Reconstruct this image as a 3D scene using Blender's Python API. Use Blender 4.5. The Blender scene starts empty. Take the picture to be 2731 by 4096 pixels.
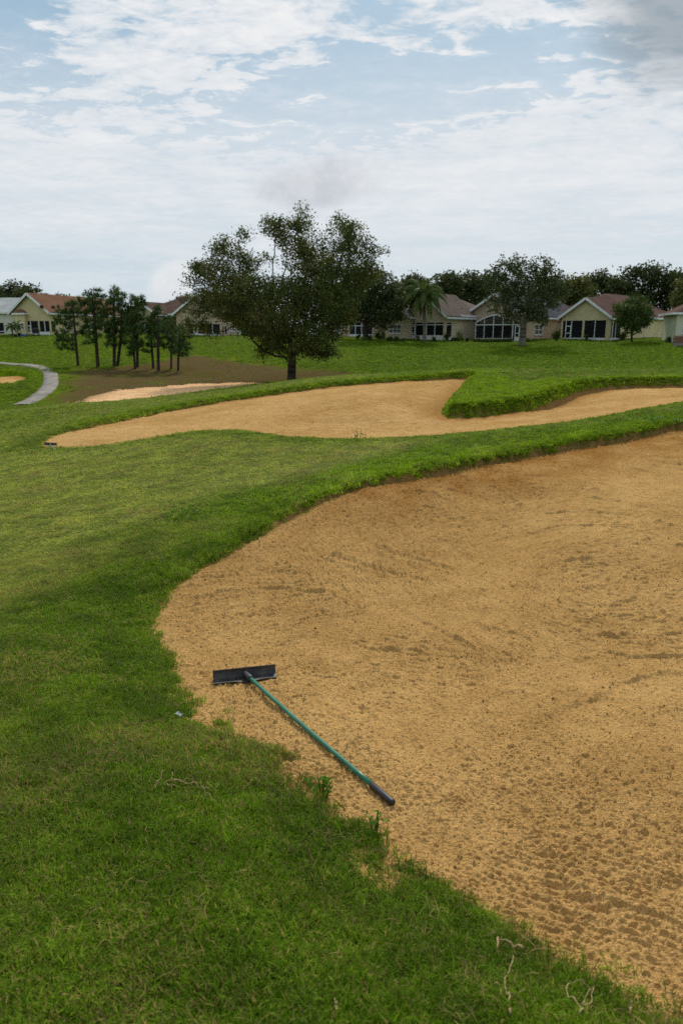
import bpy, math, random
import numpy as np
from mathutils import Vector, Matrix

# ---------------------------------------------------------------- camera
scene = bpy.context.scene
C = scene.collection
FPX, PCX, PCY = 2800.0, 1365.5, 2048.0        # focal length and centre in photograph pixels
EYE = 1.65
PITCH = math.atan((2048.0 - 1340.0) / FPX)    # horizon at row 1340
cam_d = bpy.data.cameras.new('camera')
cam = bpy.data.objects.new('camera', cam_d)
C.objects.link(cam)
cam.location = (0, 0, EYE)
cam.rotation_euler = (math.pi / 2 - PITCH, 0, 0)
cam_d.sensor_fit = 'VERTICAL'
cam_d.sensor_height = 36.0
cam_d.lens = 36.0 * FPX / 4096.0
cam_d.clip_start = 0.05
cam_d.clip_end = 6000
cam_d.dof.use_dof = True
cam_d.dof.focus_distance = 5.2
cam_d.dof.aperture_fstop = 3.5
scene.camera = cam

def ray(px, py):
    u = (px - PCX) / FPX
    v = (PCY - py) / FPX
    cp, sp = math.cos(PITCH), math.sin(PITCH)
    return np.array([u, cp + v * sp, -sp + v * cp])

def P(px, py, d):
    """point seen at photograph pixel (px, py), d metres forward of the camera"""
    r = ray(px, py)
    return np.array([0, 0, EYE]) + r * (d / r[1])

# ---------------------------------------------------------------- node helpers
def nodes_of(mat):
    mat.use_nodes = True
    nt = mat.node_tree
    nt.nodes.clear()
    return nt

class NB:
    """tiny node-tree builder"""
    def __init__(self, nt):
        self.nt = nt
    def n(self, typ, ins=None, **props):
        nd = self.nt.nodes.new(typ)
        for k, v in props.items():
            setattr(nd, k, v)
        for k, v in (ins or {}).items():
            s = nd.inputs[k]
            if isinstance(v, bpy.types.NodeSocket):
                self.nt.links.new(v, s)
            else:
                s.default_value = v
        return nd
    def math(self, op, a, b=0.0, c=None, clamp=False):
        d = {0: a, 1: b}
        if c is not None:
            d[2] = c
        return self.n('ShaderNodeMath', d, operation=op, use_clamp=clamp).outputs[0]
    def vmath(self, op, a, b=(0, 0, 0)):
        nd = self.n('ShaderNodeVectorMath', {0: a, 1: b}, operation=op)
        return nd.outputs['Value'] if op in ('DOT_PRODUCT', 'LENGTH', 'DISTANCE') else nd.outputs[0]
    def mix(self, fac, a, b, blend='MIX'):
        nd = self.nt.nodes.new('ShaderNodeMix')
        nd.data_type = 'RGBA'
        nd.blend_type = blend
        for i, v in ((0, fac), (6, a), (7, b)):
            s = nd.inputs[i]
            if isinstance(v, bpy.types.NodeSocket):
                self.nt.links.new(v, s)
            else:
                s.default_value = v if i == 0 else (v if len(v) == 4 else (*v, 1))
        return nd.outputs[2]
    def noise(self, vec, scale, detail=4, rough=0.5, dist=0.0):
        d = {'Scale': scale, 'Detail': detail, 'Roughness': rough, 'Distortion': dist}
        if vec is not None:
            d['Vector'] = vec
        return self.n('ShaderNodeTexNoise', d).outputs[0]
    def smooth(self, x, lo, hi, a=0.0, b=1.0):
        nd = self.n('ShaderNodeMapRange', {0: x, 1: lo, 2: hi, 3: a, 4: b}, interpolation_type='SMOOTHSTEP')
        return nd.outputs[0]
    def attr(self, name, kind='GEOMETRY'):
        return self.n('ShaderNodeAttribute', attribute_name=name, attribute_type=kind).outputs['Fac']

# ---------------------------------------------------------------- sky, sun, exposure
SUN_AZ, SUN_EL = math.radians(8), math.radians(42)      # ahead and to the right, high, behind thin cloud
world = bpy.data.worlds.new('World')
scene.world = world
world.use_nodes = True
wnt = world.node_tree
wnt.nodes.clear()
w = NB(wnt)
sky = w.n('ShaderNodeTexSky', sky_type='NISHITA', sun_disc=False, sun_elevation=SUN_EL,
          sun_rotation=SUN_AZ, altitude=20, air_density=1.0, dust_density=1.2, ozone_density=1.2)
dirv = w.n('ShaderNodeTexCoord').outputs['Generated']
sepd = w.n('ShaderNodeSeparateXYZ', {0: dirv})
dz = sepd.outputs['Z']
den = w.math('ADD', w.math('MAXIMUM', dz, 0.0), 0.13)
pxl = w.math('DIVIDE', sepd.outputs['X'], den)
pyl = w.math('DIVIDE', sepd.outputs['Y'], den)
plane = w.n('ShaderNodeCombineXYZ', {0: pxl, 1: pyl, 2: 0.0}).outputs[0]
stretch = w.n('ShaderNodeMapping', {0: plane, 2: (0, 0, 0.35), 3: (0.75, 1.15, 1)}).outputs[0]
n_big = w.noise(stretch, 1.9, 6, 0.55, 0.3)
n_mid = w.noise(stretch, 7.0, 9, 0.64, 0.5)
n_fine = w.noise(stretch, 21.0, 6, 0.62, 0.4)
n_rag = w.noise(dirv, 9.0, 7, 0.62, 0.3)

def patch(px, py, rx, ry, soft, rag=0.5, tilt=0.0, nz=None):
    """soft-edged cloud patch around the direction of a pixel; rx, ry in photograph pixels"""
    c = ray(px, py); L = np.linalg.norm(c); c = c / L
    r = np.array([math.cos(tilt), 0, 0]) ; up = np.cross(np.array([1.0, 0, 0]), c)
    rt = np.array([1.0, 0, 0]) * math.cos(tilt) + up * math.sin(tilt)
    ut = -np.array([1.0, 0, 0]) * math.sin(tilt) + up * math.cos(tilt)
    dv = w.vmath('SUBTRACT', dirv, tuple(c))
    a = w.math('DIVIDE', w.vmath('DOT_PRODUCT', dv, tuple(rt)), rx / FPX / L)
    b = w.math('DIVIDE', w.vmath('DOT_PRODUCT', dv, tuple(ut)), ry / FPX / L)
    q = w.math('SQRT', w.math('ADD', w.math('MULTIPLY', a, a), w.math('MULTIPLY', b, b)))
    q = w.math('ADD', q, w.math('MULTIPLY', w.math('SUBTRACT', nz if nz is not None else n_rag, 0.5), rag * 2))
    front = w.math('GREATER_THAN', w.vmath('DOT_PRODUCT', dirv, tuple(c)), 0.3)
    return w.math('MULTIPLY', w.smooth(q, 1.0 + soft, 1.0 - soft), front)

# cover: broken altocumulus above, thickening into a veil near the horizon
raw = w.math('ADD', w.math('MULTIPLY', n_big, 0.45), w.math('MULTIPLY', n_mid, 0.55))
raw = w.math('ADD', raw, w.math('MULTIPLY', w.math('SUBTRACT', n_fine, 0.5), 0.24))
veil = w.smooth(dz, 0.44, 0.17)
cov = w.math('ADD', raw, w.math('MULTIPLY', veil, 0.12))
hole = patch(1500, 390, 820, 150, 0.6, 0.9, 0.10, n_mid)
hole2 = patch(90, 250, 150, 220, 0.7, 1.0, 0.3, n_mid)
hole3 = patch(2200, 150, 330, 75, 0.7, 0.9, 0.15, n_mid)
holes = w.math('MAXIMUM', w.math('MAXIMUM', w.math('MULTIPLY', hole, 0.75), w.math('MULTIPLY', hole2, 0.5)), w.math('MULTIPLY', hole3, 0.55))
cov = w.math('SUBTRACT', cov, w.math('MULTIPLY', holes, 0.24))
cover = w.smooth(cov, 0.40, 0.53)
cover = w.math('MAXIMUM', cover, w.math('MULTIPLY', veil, 0.93))
cover = w.math('MAXIMUM', cover, 0.12)
# brightness inside the cloud sheet
calm = w.math('SUBTRACT', 1.0, w.math('MULTIPLY', veil, 0.8))
lum = w.math('ADD', w.math('MULTIPLY', w.smooth(raw, 0.42, 0.60), w.math('MULTIPLY', calm, 0.8)), w.math('MULTIPLY', w.math('SUBTRACT', n_fine, 0.5), w.math('MULTIPLY', calm, 0.75)))
lum = w.math('ADD', lum, w.math('MULTIPLY', veil, 0.42))
streak = w.n('ShaderNodeMapping', {0: dirv, 3: (1.5, 1.5, 12)}).outputs[0]
n_str = w.noise(streak, 3.0, 5, 0.55, 0.5)
lum = w.math('ADD', lum, w.math('MULTIPLY', w.math('SUBTRACT', n_str, 0.5), w.math('MULTIPLY', veil, 0.9)))
cloud = w.mix(w.math('MULTIPLY', lum, 1.0, clamp=True), (4.6, 6.0, 7.2), (9.9, 9.8, 9.7))
# whiter glow around the veiled sun side
sun_v = (math.sin(SUN_AZ) * math.cos(SUN_EL), math.cos(SUN_AZ) * math.cos(SUN_EL), math.sin(SUN_EL))
glow = w.smooth(w.vmath('DOT_PRODUCT', dirv, sun_v), 0.55, 1.0)
cloud = w.mix(w.math('MULTIPLY', glow, 0.45), cloud, (9.2, 9.2, 9.3))
lowtint = w.smooth(dz, 0.20, 0.02)
cloud = w.mix(w.math('MULTIPLY', lowtint, 0.55), cloud, (5.7, 6.9, 7.6))
blue = w.mix(0.7, w.mix(1.0, sky.outputs[0], (1.05, 1.12, 1.0), 'MULTIPLY'), (2.1, 4.1, 6.1))
col = w.mix(cover, blue, cloud)
# the separate low clouds in view
n_puff = w.noise(dirv, 16.0, 8, 0.62, 0.2)
g1 = patch(1270, 735, 225, 80, 0.55, 0.9, 0.14, n_puff)
col = w.mix(w.math('MULTIPLY', g1, 0.8), col, w.mix(w.smooth(n_puff, 0.35, 0.7), (5.6, 6.0, 6.5), (7.2, 7.4, 7.8)))
g2 = patch(705, 1118, 95, 55, 0.55, 1.5, 0.3, n_puff)
col = w.mix(w.math('MULTIPLY', g2, 0.75), col, w.mix(w.smooth(n_puff, 0.35, 0.6), (8.0, 8.1, 8.3), (9.8, 9.7, 9.6)))
g3 = patch(2690, 60, 270, 200, 0.7, 0.8, -0.35, n_mid)
col = w.mix(w.math('MULTIPLY', g3, 0.8), col, (3.1, 3.7, 4.2))
bg = w.n('ShaderNodeBackground', {0: col, 1: 0.095})
wo = w.n('ShaderNodeOutputWorld', {0: bg.outputs[0]})

sun_d = bpy.data.lights.new('sun', 'SUN')
sun_d.energy = 3.1
sun_d.angle = math.radians(6)
sun_d.color = (1.0, 0.95, 0.86)
sun = bpy.data.objects.new('sun', sun_d)
C.objects.link(sun)
sun.rotation_euler = Vector(sun_v).to_track_quat('Z', 'Y').to_euler()
sun.location = (10, 20, 30)

scene.view_settings.view_transform = 'Standard'
scene.view_settings.look = 'None'
scene.view_settings.gamma = 1.0
scene.view_settings.exposure = 0.0
scene.cycles.use_adaptive_sampling = True
scene.cycles.max_bounces = 5
scene.cycles.diffuse_bounces = 2
scene.cycles.glossy_bounces = 1
scene.cycles.transmission_bounces = 3
scene.cycles.transparent_max_bounces = 12
scene.cycles.use_denoising = False
scene.cycles.adaptive_threshold = 0.004

# ---------------------------------------------------------------- numeric helpers
rng = np.random.default_rng(7)
random.seed(7)

def sstep(x, a, b):
    t = np.clip((x - a) / (b - a), 0, 1)
    return t * t * (3 - 2 * t)

_perm = np.random.default_rng(3).integers(0, 2 ** 31, 4096)
def perlin(x, y, seed=0):
    xi = np.floor(x).astype(np.int64); yi = np.floor(y).astype(np.int64)
    xf = x - xi; yf = y - yi
    def g(ix, iy, dx, dy):
        h = _perm[(_perm[(ix + seed * 131) & 4095] + iy) & 4095]
        a = (h & 65535) * (2 * math.pi / 65536.0)
        return np.cos(a) * dx + np.sin(a) * dy
    u = xf * xf * xf * (xf * (xf * 6 - 15) + 10)
    v = yf * yf * yf * (yf * (yf * 6 - 15) + 10)
    a = g(xi, yi, xf, yf); b = g(xi + 1, yi, xf - 1, yf)
    c = g(xi, yi + 1, xf, yf - 1); d = g(xi + 1, yi + 1, xf - 1, yf - 1)
    return ((a + (b - a) * u) * (1 - v) + (c + (d - c) * u) * v) * 1.41

def fbm(x, y, octv=4, seed=0, gain=0.5):
    s = 0; a = 1.0; t = 0
    for k in range(octv):
        s = s + a * perlin(x * 2 ** k + 17.3 * k, y * 2 ** k - 9.1 * k, seed + k)
        t += a; a *= gain
    return s / t

def new_mesh(name, verts, faces, mat=None, parent=None, smooth=False, attrs=None):
    """fast mesh from arrays; faces all tris or all quads, or a python list"""
    me = bpy.data.meshes.new(name)
    if isinstance(faces, np.ndarray):
        n = faces.shape[1]
        me.vertices.add(len(verts)); me.vertices.foreach_set('co', np.asarray(verts, np.float32).ravel())
        me.loops.add(faces.size); me.loops.foreach_set('vertex_index', faces.astype(np.int32).ravel())
        me.polygons.add(len(faces))
        me.polygons.foreach_set('loop_start', np.arange(0, faces.size, n, dtype=np.int32))
        if hasattr(me.polygons[0], 'loop_total'):
            try:
                me.polygons.foreach_set('loop_total', np.full(len(faces), n, np.int32))
            except Exception:
                pass
        me.update(calc_edges=True)
    else:
        me.from_pydata([tuple(v) for v in verts], [], faces)
        me.update()
    if smooth:
        me.polygons.foreach_set('use_smooth', np.ones(len(me.polygons), bool))
    for k, v in (attrs or {}).items():
        a = me.attributes.new(k, 'FLOAT', 'POINT')
        a.data.foreach_set('value', np.asarray(v, np.float32))
    if mat is not None:
        me.materials.append(mat)
    o = bpy.data.objects.new(name, me)
    C.objects.link(o)
    if parent is not None:
        o.parent = parent
    return o

class MB:
    """collects boxes, prisms and tubes into one mesh"""
    def __init__(self):
        self.v = []; self.f = []
    def box(self, x0, x1, y0, y1, z0, z1):
        b = len(self.v)
        self.v += [(x0, y0, z0), (x1, y0, z0), (x1, y1, z0), (x0, y1, z0), (x0, y0, z1), (x1, y0, z1), (x1, y1, z1), (x0, y1, z1)]
        self.f += [[b + i for i in q] for q in ((3, 2, 1, 0), (4, 5, 6, 7), (0, 1, 5, 4), (1, 2, 6, 5), (2, 3, 7, 6), (3, 0, 4, 7))]
        return self
    def hull8(self, pts):
        b = len(self.v); self.v += [tuple(p) for p in pts]
        self.f += [[b + i for i in q] for q in ((3, 2, 1, 0), (4, 5, 6, 7), (0, 1, 5, 4), (1, 2, 6, 5), (2, 3, 7, 6), (3, 0, 4, 7))]
        return self
    def slab(self, quad, t):
        """quad of four points extruded along its normal by -t"""
        q = [np.array(p, float) for p in quad]
        nrm = np.cross(q[1] - q[0], q[3] - q[0]); nrm /= np.linalg.norm(nrm)
        return self.hull8([p - nrm * t for p in q] + q)
    def bar(self, a, b_, w, h, up=(0, 0, 1)):
        a = np.array(a, float); b_ = np.array(b_, float); d = b_ - a; d /= np.linalg.norm(d)
        s = np.cross(d, up); s /= np.linalg.norm(s) + 1e-9; u = np.cross(s, d)
        pts = []
        for e in (a, b_):
            pts.append([e - s * w / 2 - u * h / 2, e + s * w / 2 - u * h / 2, e + s * w / 2 + u * h / 2, e - s * w / 2 + u * h / 2])
        return self.hull8(pts[0] + pts[1])
    def prism(self, poly, vec):
        n = len(poly); b = len(self.v); vec = np.array(vec, float)
        self.v += [tuple(p) for p in poly] + [tuple(np.array(p, float) + vec) for p in poly]
        self.f.append([b + i for i in range(n)][::-1]); self.f.append([b + n + i for i in range(n)])
        for i in range(n):
            j = (i + 1) % n
            self.f.append([b + i, b + j, b + n + j, b + n + i])
        return self
    def tube(self, pts, rad, sides=8, cap=True):
        pts = [np.array(p, float) for p in pts]
        if not hasattr(rad, '__len__'):
            rad = [rad] * len(pts)
        rings = []; ref = np.array([0.31, 0.22, 0.93])
        for i, p in enumerate(pts):
            d = pts[min(i + 1, len(pts) - 1)] - pts[max(i - 1, 0)]; d /= np.linalg.norm(d) + 1e-9
            s = np.cross(d, ref); s /= np.linalg.norm(s) + 1e-9; u = np.cross(s, d)
            b = len(self.v); rings.append(b)
            for k in range(sides):
                a = 2 * math.pi * k / sides
                self.v.append(tuple(p + (s * math.cos(a) + u * math.sin(a)) * rad[i]))
        for i in range(len(rings) - 1):
            for k in range(sides):
                k2 = (k + 1) % sides
                self.f.append([rings[i] + k, rings[i] + k2, rings[i + 1] + k2, rings[i + 1] + k])
        if cap:
            self.f.append([rings[0] + k for k in range(sides)][::-1]); self.f.append([rings[-1] + k for k in range(sides)])
        return self
    def build(self, name, mat, parent=None, smooth=False):
        return new_mesh(name, self.v, self.f, mat, parent, smooth)

def tag(o, label=None, cat=None, group=None, kind=None):
    for k, v in (('label', label), ('category', cat), ('group', group), ('kind', kind)):
        if v:
            o[k] = v
    return o

def empty(name, loc, rz=0.0):
    o = bpy.data.objects.new(name, None)
    o.empty_display_size = 0.3
    C.objects.link(o)
    o.location = tuple(loc); o.rotation_euler = (0, 0, rz)
    return o

# ---------------------------------------------------------------- materials
def simple_mat(name, col, rough=0.8, spec=0.3, var=0.0, scale=3.0, metal=0.0):
    m = bpy.data.materials.new(name); b = NB(nodes_of(m))
    c = (*col, 1)
    if var > 0:
        tc = b.n('ShaderNodeTexCoord').outputs['Object']
        nz = b.noise(tc, scale, 5, 0.6)
        lo = tuple(x * (1 - var) for x in col); hi = tuple(min(1, x * (1 + var)) for x in col)
        c = b.mix(b.smooth(nz, 0.3, 0.7), lo, hi)
    pr = b.n('ShaderNodeBsdfPrincipled', {'Base Color': c, 'Roughness': rough, 'Specular IOR Level': spec, 'Metallic': metal})
    b.n('ShaderNodeOutputMaterial', {0: pr.outputs[0]})
    return m

def sand_mat(name, c_dry, c_wet, c_orange, fine=62.0, bump=0.011, rake=None):
    m = bpy.data.materials.new(name); b = NB(nodes_of(m))
    pos = b.n('ShaderNodeNewGeometry').outputs['Position']
    big = b.noise(pos, 0.55, 5, 0.6, 0.4)
    mid = b.noise(pos, 4.0, 5, 0.6)
    grain = b.noise(pos, 240.0, 2, 0.6)
    c = b.mix(b.smooth(b.math('ADD', b.math('MULTIPLY', big, 0.6), b.math('MULTIPLY', mid, 0.4)), 0.38, 0.62), c_wet, c_dry)
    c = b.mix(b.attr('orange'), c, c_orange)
    c = b.mix(0.5, c, b.mix(b.smooth(grain, 0.3, 0.7), (0.55, 0.52, 0.5), (1.3, 1.3, 1.3)), 'MULTIPLY')
    mpf = b.n('ShaderNodeMapping', {0: pos, 3: (0.62, 1.0, 1.0)}).outputs[0]
    bl1 = b.math('ABSOLUTE', b.math('SUBTRACT', b.noise(mpf, fine, 2, 0.55), 0.5))
    bl2 = b.math('ABSOLUTE', b.math('SUBTRACT', b.noise(mpf, fine * 2.3, 2, 0.55), 0.5))
    h = b.math('ADD', b.math('MULTIPLY', bl1, 2.6), b.math('MULTIPLY', bl2, 1.2))
    if rake:
        mp = b.n('ShaderNodeMapping', {0: pos, 3: (rake[0], rake[1], 1)}).outputs[0]
        h = b.math('ADD', h, b.math('MULTIPLY', b.noise(mp, 1.0, 4, 0.6, 1.5), 1.6))
    bp = b.n('ShaderNodeBump', {'Strength': 1.0, 'Distance': bump, 'Height': h})
    pr = b.n('ShaderNodeBsdfPrincipled', {'Base Color': c, 'Roughness': 1.0, 'Specular IOR Level': 0.0, 'Normal': bp.outputs[0]})
    b.n('ShaderNodeOutputMaterial', {0: pr.outputs[0]})
    return m

M = {}
M['sand'] = sand_mat('bunker_sand', (0.60, 0.365, 0.135), (0.47, 0.275, 0.095), (0.36, 0.175, 0.048))
M['sand_far'] = sand_mat('bunker_sand_raked', (0.57, 0.35, 0.14), (0.45, 0.26, 0.09), (0.34, 0.17, 0.05), 26.0, 0.02, (1.2, 6.0))
M['sand_waste'] = sand_mat('waste_sand', (0.85, 0.54, 0.29), (0.66, 0.41, 0.21), (0.45, 0.27, 0.14), 5.0, 0.06, (0.5, 2.2))

def ground_mat():
    m = bpy.data.materials.new('turf'); b = NB(nodes_of(m))
    pos = b.n('ShaderNodeNewGeometry').outputs['Position']
    n1 = b.noise(pos, 0.16, 5, 0.6, 0.3); n2 = b.noise(pos, 1.3, 5, 0.65); n3 = b.noise(pos, 9.0, 4, 0.65); n4 = b.noise(pos, 70.0, 3, 0.6)
    lush = b.mix(n3, (0.040, 0.070, 0.006), (0.085, 0.140, 0.010))
    fair = b.mix(n3, (0.10, 0.16, 0.016), (0.18, 0.25, 0.034))
    c = b.mix(b.attr('fair'), lush, fair)
    farc = b.mix(b.smooth(b.math('ADD', b.math('MULTIPLY', n2, 0.5), b.math('MULTIPLY', n1, 0.5)), 0.36, 0.64), (0.062, 0.115, 0.004), (0.150, 0.225, 0.008))
    c = b.mix(b.attr('far'), c, farc)
    yel = b.math('MULTIPLY', b.attr('yellow'), b.smooth(b.math('ADD', b.math('MULTIPLY', n2, 0.7), b.math('MULTIPLY', n3, 0.3)), 0.42, 0.60))
    c = b.mix(yel, c, (0.20, 0.225, 0.010))
    brn = b.attr('brown')
    bn = b.math('ADD', brn, b.math('MULTIPLY', b.math('SUBTRACT', b.math('ADD', b.math('MULTIPLY', b.noise(pos, 0.42, 5, 0.65, 0.4), 0.65), b.math('MULTIPLY', n3, 0.35)), 0.5), 2.2))
    bf = b.math('MULTIPLY', b.smooth(bn, 0.30, 0.95), b.math('GREATER_THAN', brn, 0.02))
    bcol = b.mix(n3, (0.085, 0.062, 0.026), (0.165, 0.115, 0.052))
    bcol = b.mix(b.smooth(n1, 0.55, 0.7), bcol, (0.10, 0.088, 0.022))
    c = b.mix(bf, c, bcol)
    soil = b.attr('soil')
    c = b.mix(soil, c, b.mix(n3, (0.22, 0.125, 0.045), (0.40, 0.235, 0.090)))
    c = b.mix(0.6, c, b.mix(b.smooth(n4, 0.3, 0.7), (0.45, 0.45, 0.42), (1.35, 1.35, 1.3)), 'MULTIPLY')
    h = b.math('ADD', b.math('MULTIPLY', n3, 1.0), b.math('MULTIPLY', n4, 0.35))
    bp = b.n('ShaderNodeBump', {'Strength': 0.9, 'Distance': 0.09, 'Height': h})
    pr = b.n('ShaderNodeBsdfPrincipled', {'Base Color': c, 'Roughness': 1.0, 'Specular IOR Level': 0.0, 'Normal': bp.outputs[0]})
    b.n('ShaderNodeOutputMaterial', {0: pr.outputs[0]})
    return m
M['turf'] = ground_mat()

def blade_mat():
    m = bpy.data.materials.new('grass_blade'); b = NB(nodes_of(m))
    geo = b.n('ShaderNodeNewGeometry'); rnd = geo.outputs['Random Per Island']
    oi = b.n('ShaderNodeObjectInfo').outputs['Random']
    fair = b.attr('fair', 'INSTANCER'); dry = b.attr('dry', 'INSTANCER'); lip = b.attr('lip', 'INSTANCER')
    lush = b.mix(rnd, (0.072, 0.155, 0.006), (0.185, 0.315, 0.018))
    lipc = b.mix(rnd, (0.100, 0.205, 0.004), (0.265, 0.420, 0.012))
    lush = b.mix(lip, lush, lipc)
    fairc = b.mix(rnd, (0.18, 0.270, 0.024), (0.42, 0.49, 0.090))
    c = b.mix(fair, lush, fairc)
    r2 = b.math('FRACT', b.math('MULTIPLY', b.math('ADD', rnd, oi), 7.31))
    straw = b.math('LESS_THAN', r2, b.math('ADD', 0.06, b.math('MULTIPLY', dry, 0.55)))
    c = b.mix(straw, c, b.mix(rnd, (0.22, 0.17, 0.06), (0.42, 0.33, 0.14)))
    pos = geo.outputs['Position']
    pn = b.noise(pos, 2.2, 4, 0.65)
    c = b.mix(1.0, c, b.mix(b.smooth(pn, 0.32, 0.68), (0.72, 0.74, 0.75), (1.28, 1.22, 1.1)), 'MULTIPLY')
    c = b.mix(b.attr('afar', 'INSTANCER'), c, b.mix(1.0, c, (0.86, 0.90, 0.66), 'MULTIPLY'))
    c = b.mix(0.65, c, b.mix(oi, (0.5, 0.54, 0.5), (1.5, 1.4, 1.2)), 'MULTIPLY')
    pr = b.n('ShaderNodeBsdfPrincipled', {'Base Color': c, 'Roughness': 0.65, 'Specular IOR Level': 0.1})
    tr = b.n('ShaderNodeBsdfTranslucent', {0: c})
    mx = b.n('ShaderNodeMixShader', {0: 0.38, 1: pr.outputs[0], 2: tr.outputs[0]})
    b.n('ShaderNodeOutputMaterial', {0: mx.outputs[0]})
    return m
M['blade'] = blade_mat()

def leaf_mat(name, lo, hi, odd=(0.1, 0.09, 0.02), odd_share=0.08, trans=0.3):
    m = bpy.data.materials.new(name); b = NB(nodes_of(m))
    geo = b.n('ShaderNodeNewGeometry'); rnd = geo.outputs['Random Per Island']
    tc = b.n('ShaderNodeTexCoord').outputs['Object']
    clump = b.noise(tc, 0.9, 3, 0.6)
    c = b.mix(b.math('ADD', b.math('MULTIPLY', rnd, 0.55), b.math('MULTIPLY', b.smooth(clump, 0.3, 0.7), 0.45)), lo, hi)
    r2 = b.math('FRACT', b.math('MULTIPLY', rnd, 13.7))
    patchy = b.smooth(b.noise(tc, 0.45, 2, 0.5), 0.42, 0.62)
    c = b.mix(b.math('LESS_THAN', r2, b.math('MULTIPLY', patchy, odd_share * 2)), c, odd)
    pr = b.n('ShaderNodeBsdfPrincipled', {'Base Color': c, 'Roughness': 0.6, 'Specular IOR Level': 0.1})
    tr = b.n('ShaderNodeBsdfTranslucent', {0: c})
    mx = b.n('ShaderNodeMixShader', {0: trans, 1: pr.outputs[0], 2: tr.outputs[0]})
    b.n('ShaderNodeOutputMaterial', {0: mx.outputs[0]})
    return m
M['oak_leaf'] = leaf_mat('oak_leaf', (0.038, 0.060, 0.013), (0.125, 0.155, 0.036), (0.17, 0.14, 0.04), 0.14)
M['dark_leaf'] = leaf_mat('dark_leaf', (0.030, 0.046, 0.014), (0.085, 0.108, 0.034), (0.06, 0.06, 0.02), 0.06)
M['olive_leaf'] = leaf_mat('olive_leaf', (0.055, 0.068, 0.016), (0.135, 0.150, 0.038), (0.11, 0.10, 0.03), 0.1)
M['pine_leaf'] = leaf_mat('pine_needle', (0.030, 0.070, 0.016), (0.095, 0.150, 0.036), (0.08, 0.07, 0.02), 0.04)
M['palm_leaf'] = leaf_mat('palm_leaf', (0.055, 0.095, 0.022), (0.160, 0.215, 0.060), (0.22, 0.18, 0.05), 0.05)
M['dead_frond'] = leaf_mat('dead_frond', (0.20, 0.17, 0.04), (0.34, 0.28, 0.09), (0.2, 0.13, 0.05), 0.1)
M['shrub_leaf'] = leaf_mat('shrub_leaf', (0.035, 0.065, 0.014), (0.095, 0.145, 0.028), (0.12, 0.13, 0.02), 0.06)
M['bright_leaf'] = leaf_mat('bright_shrub_leaf', (0.085, 0.13, 0.014), (0.19, 0.24, 0.03), (0.2, 0.2, 0.02), 0.08)
M['red_leaf'] = leaf_mat('red_shrub_leaf', (0.09, 0.045, 0.02), (0.20, 0.09, 0.04), (0.05, 0.09, 0.02), 0.25)
M['bark'] = simple_mat('dark_bark', (0.055, 0.043, 0.032), 0.95, 0.1, 0.45, 6.0)
M['pine_bark'] = simple_mat('pine_bark', (0.052, 0.040, 0.031), 0.95, 0.1, 0.4, 8.0)
M['grey_bark'] = simple_mat('grey_bark', (0.17, 0.145, 0.115), 0.95, 0.1, 0.3, 5.0)
M['root'] = simple_mat('dry_root', (0.36, 0.25, 0.13), 0.9, 0.15, 0.3, 60.0)
M['concrete'] = simple_mat('path_concrete', (0.25, 0.228, 0.20), 0.95, 0.05, 0.25, 1.6)

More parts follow.
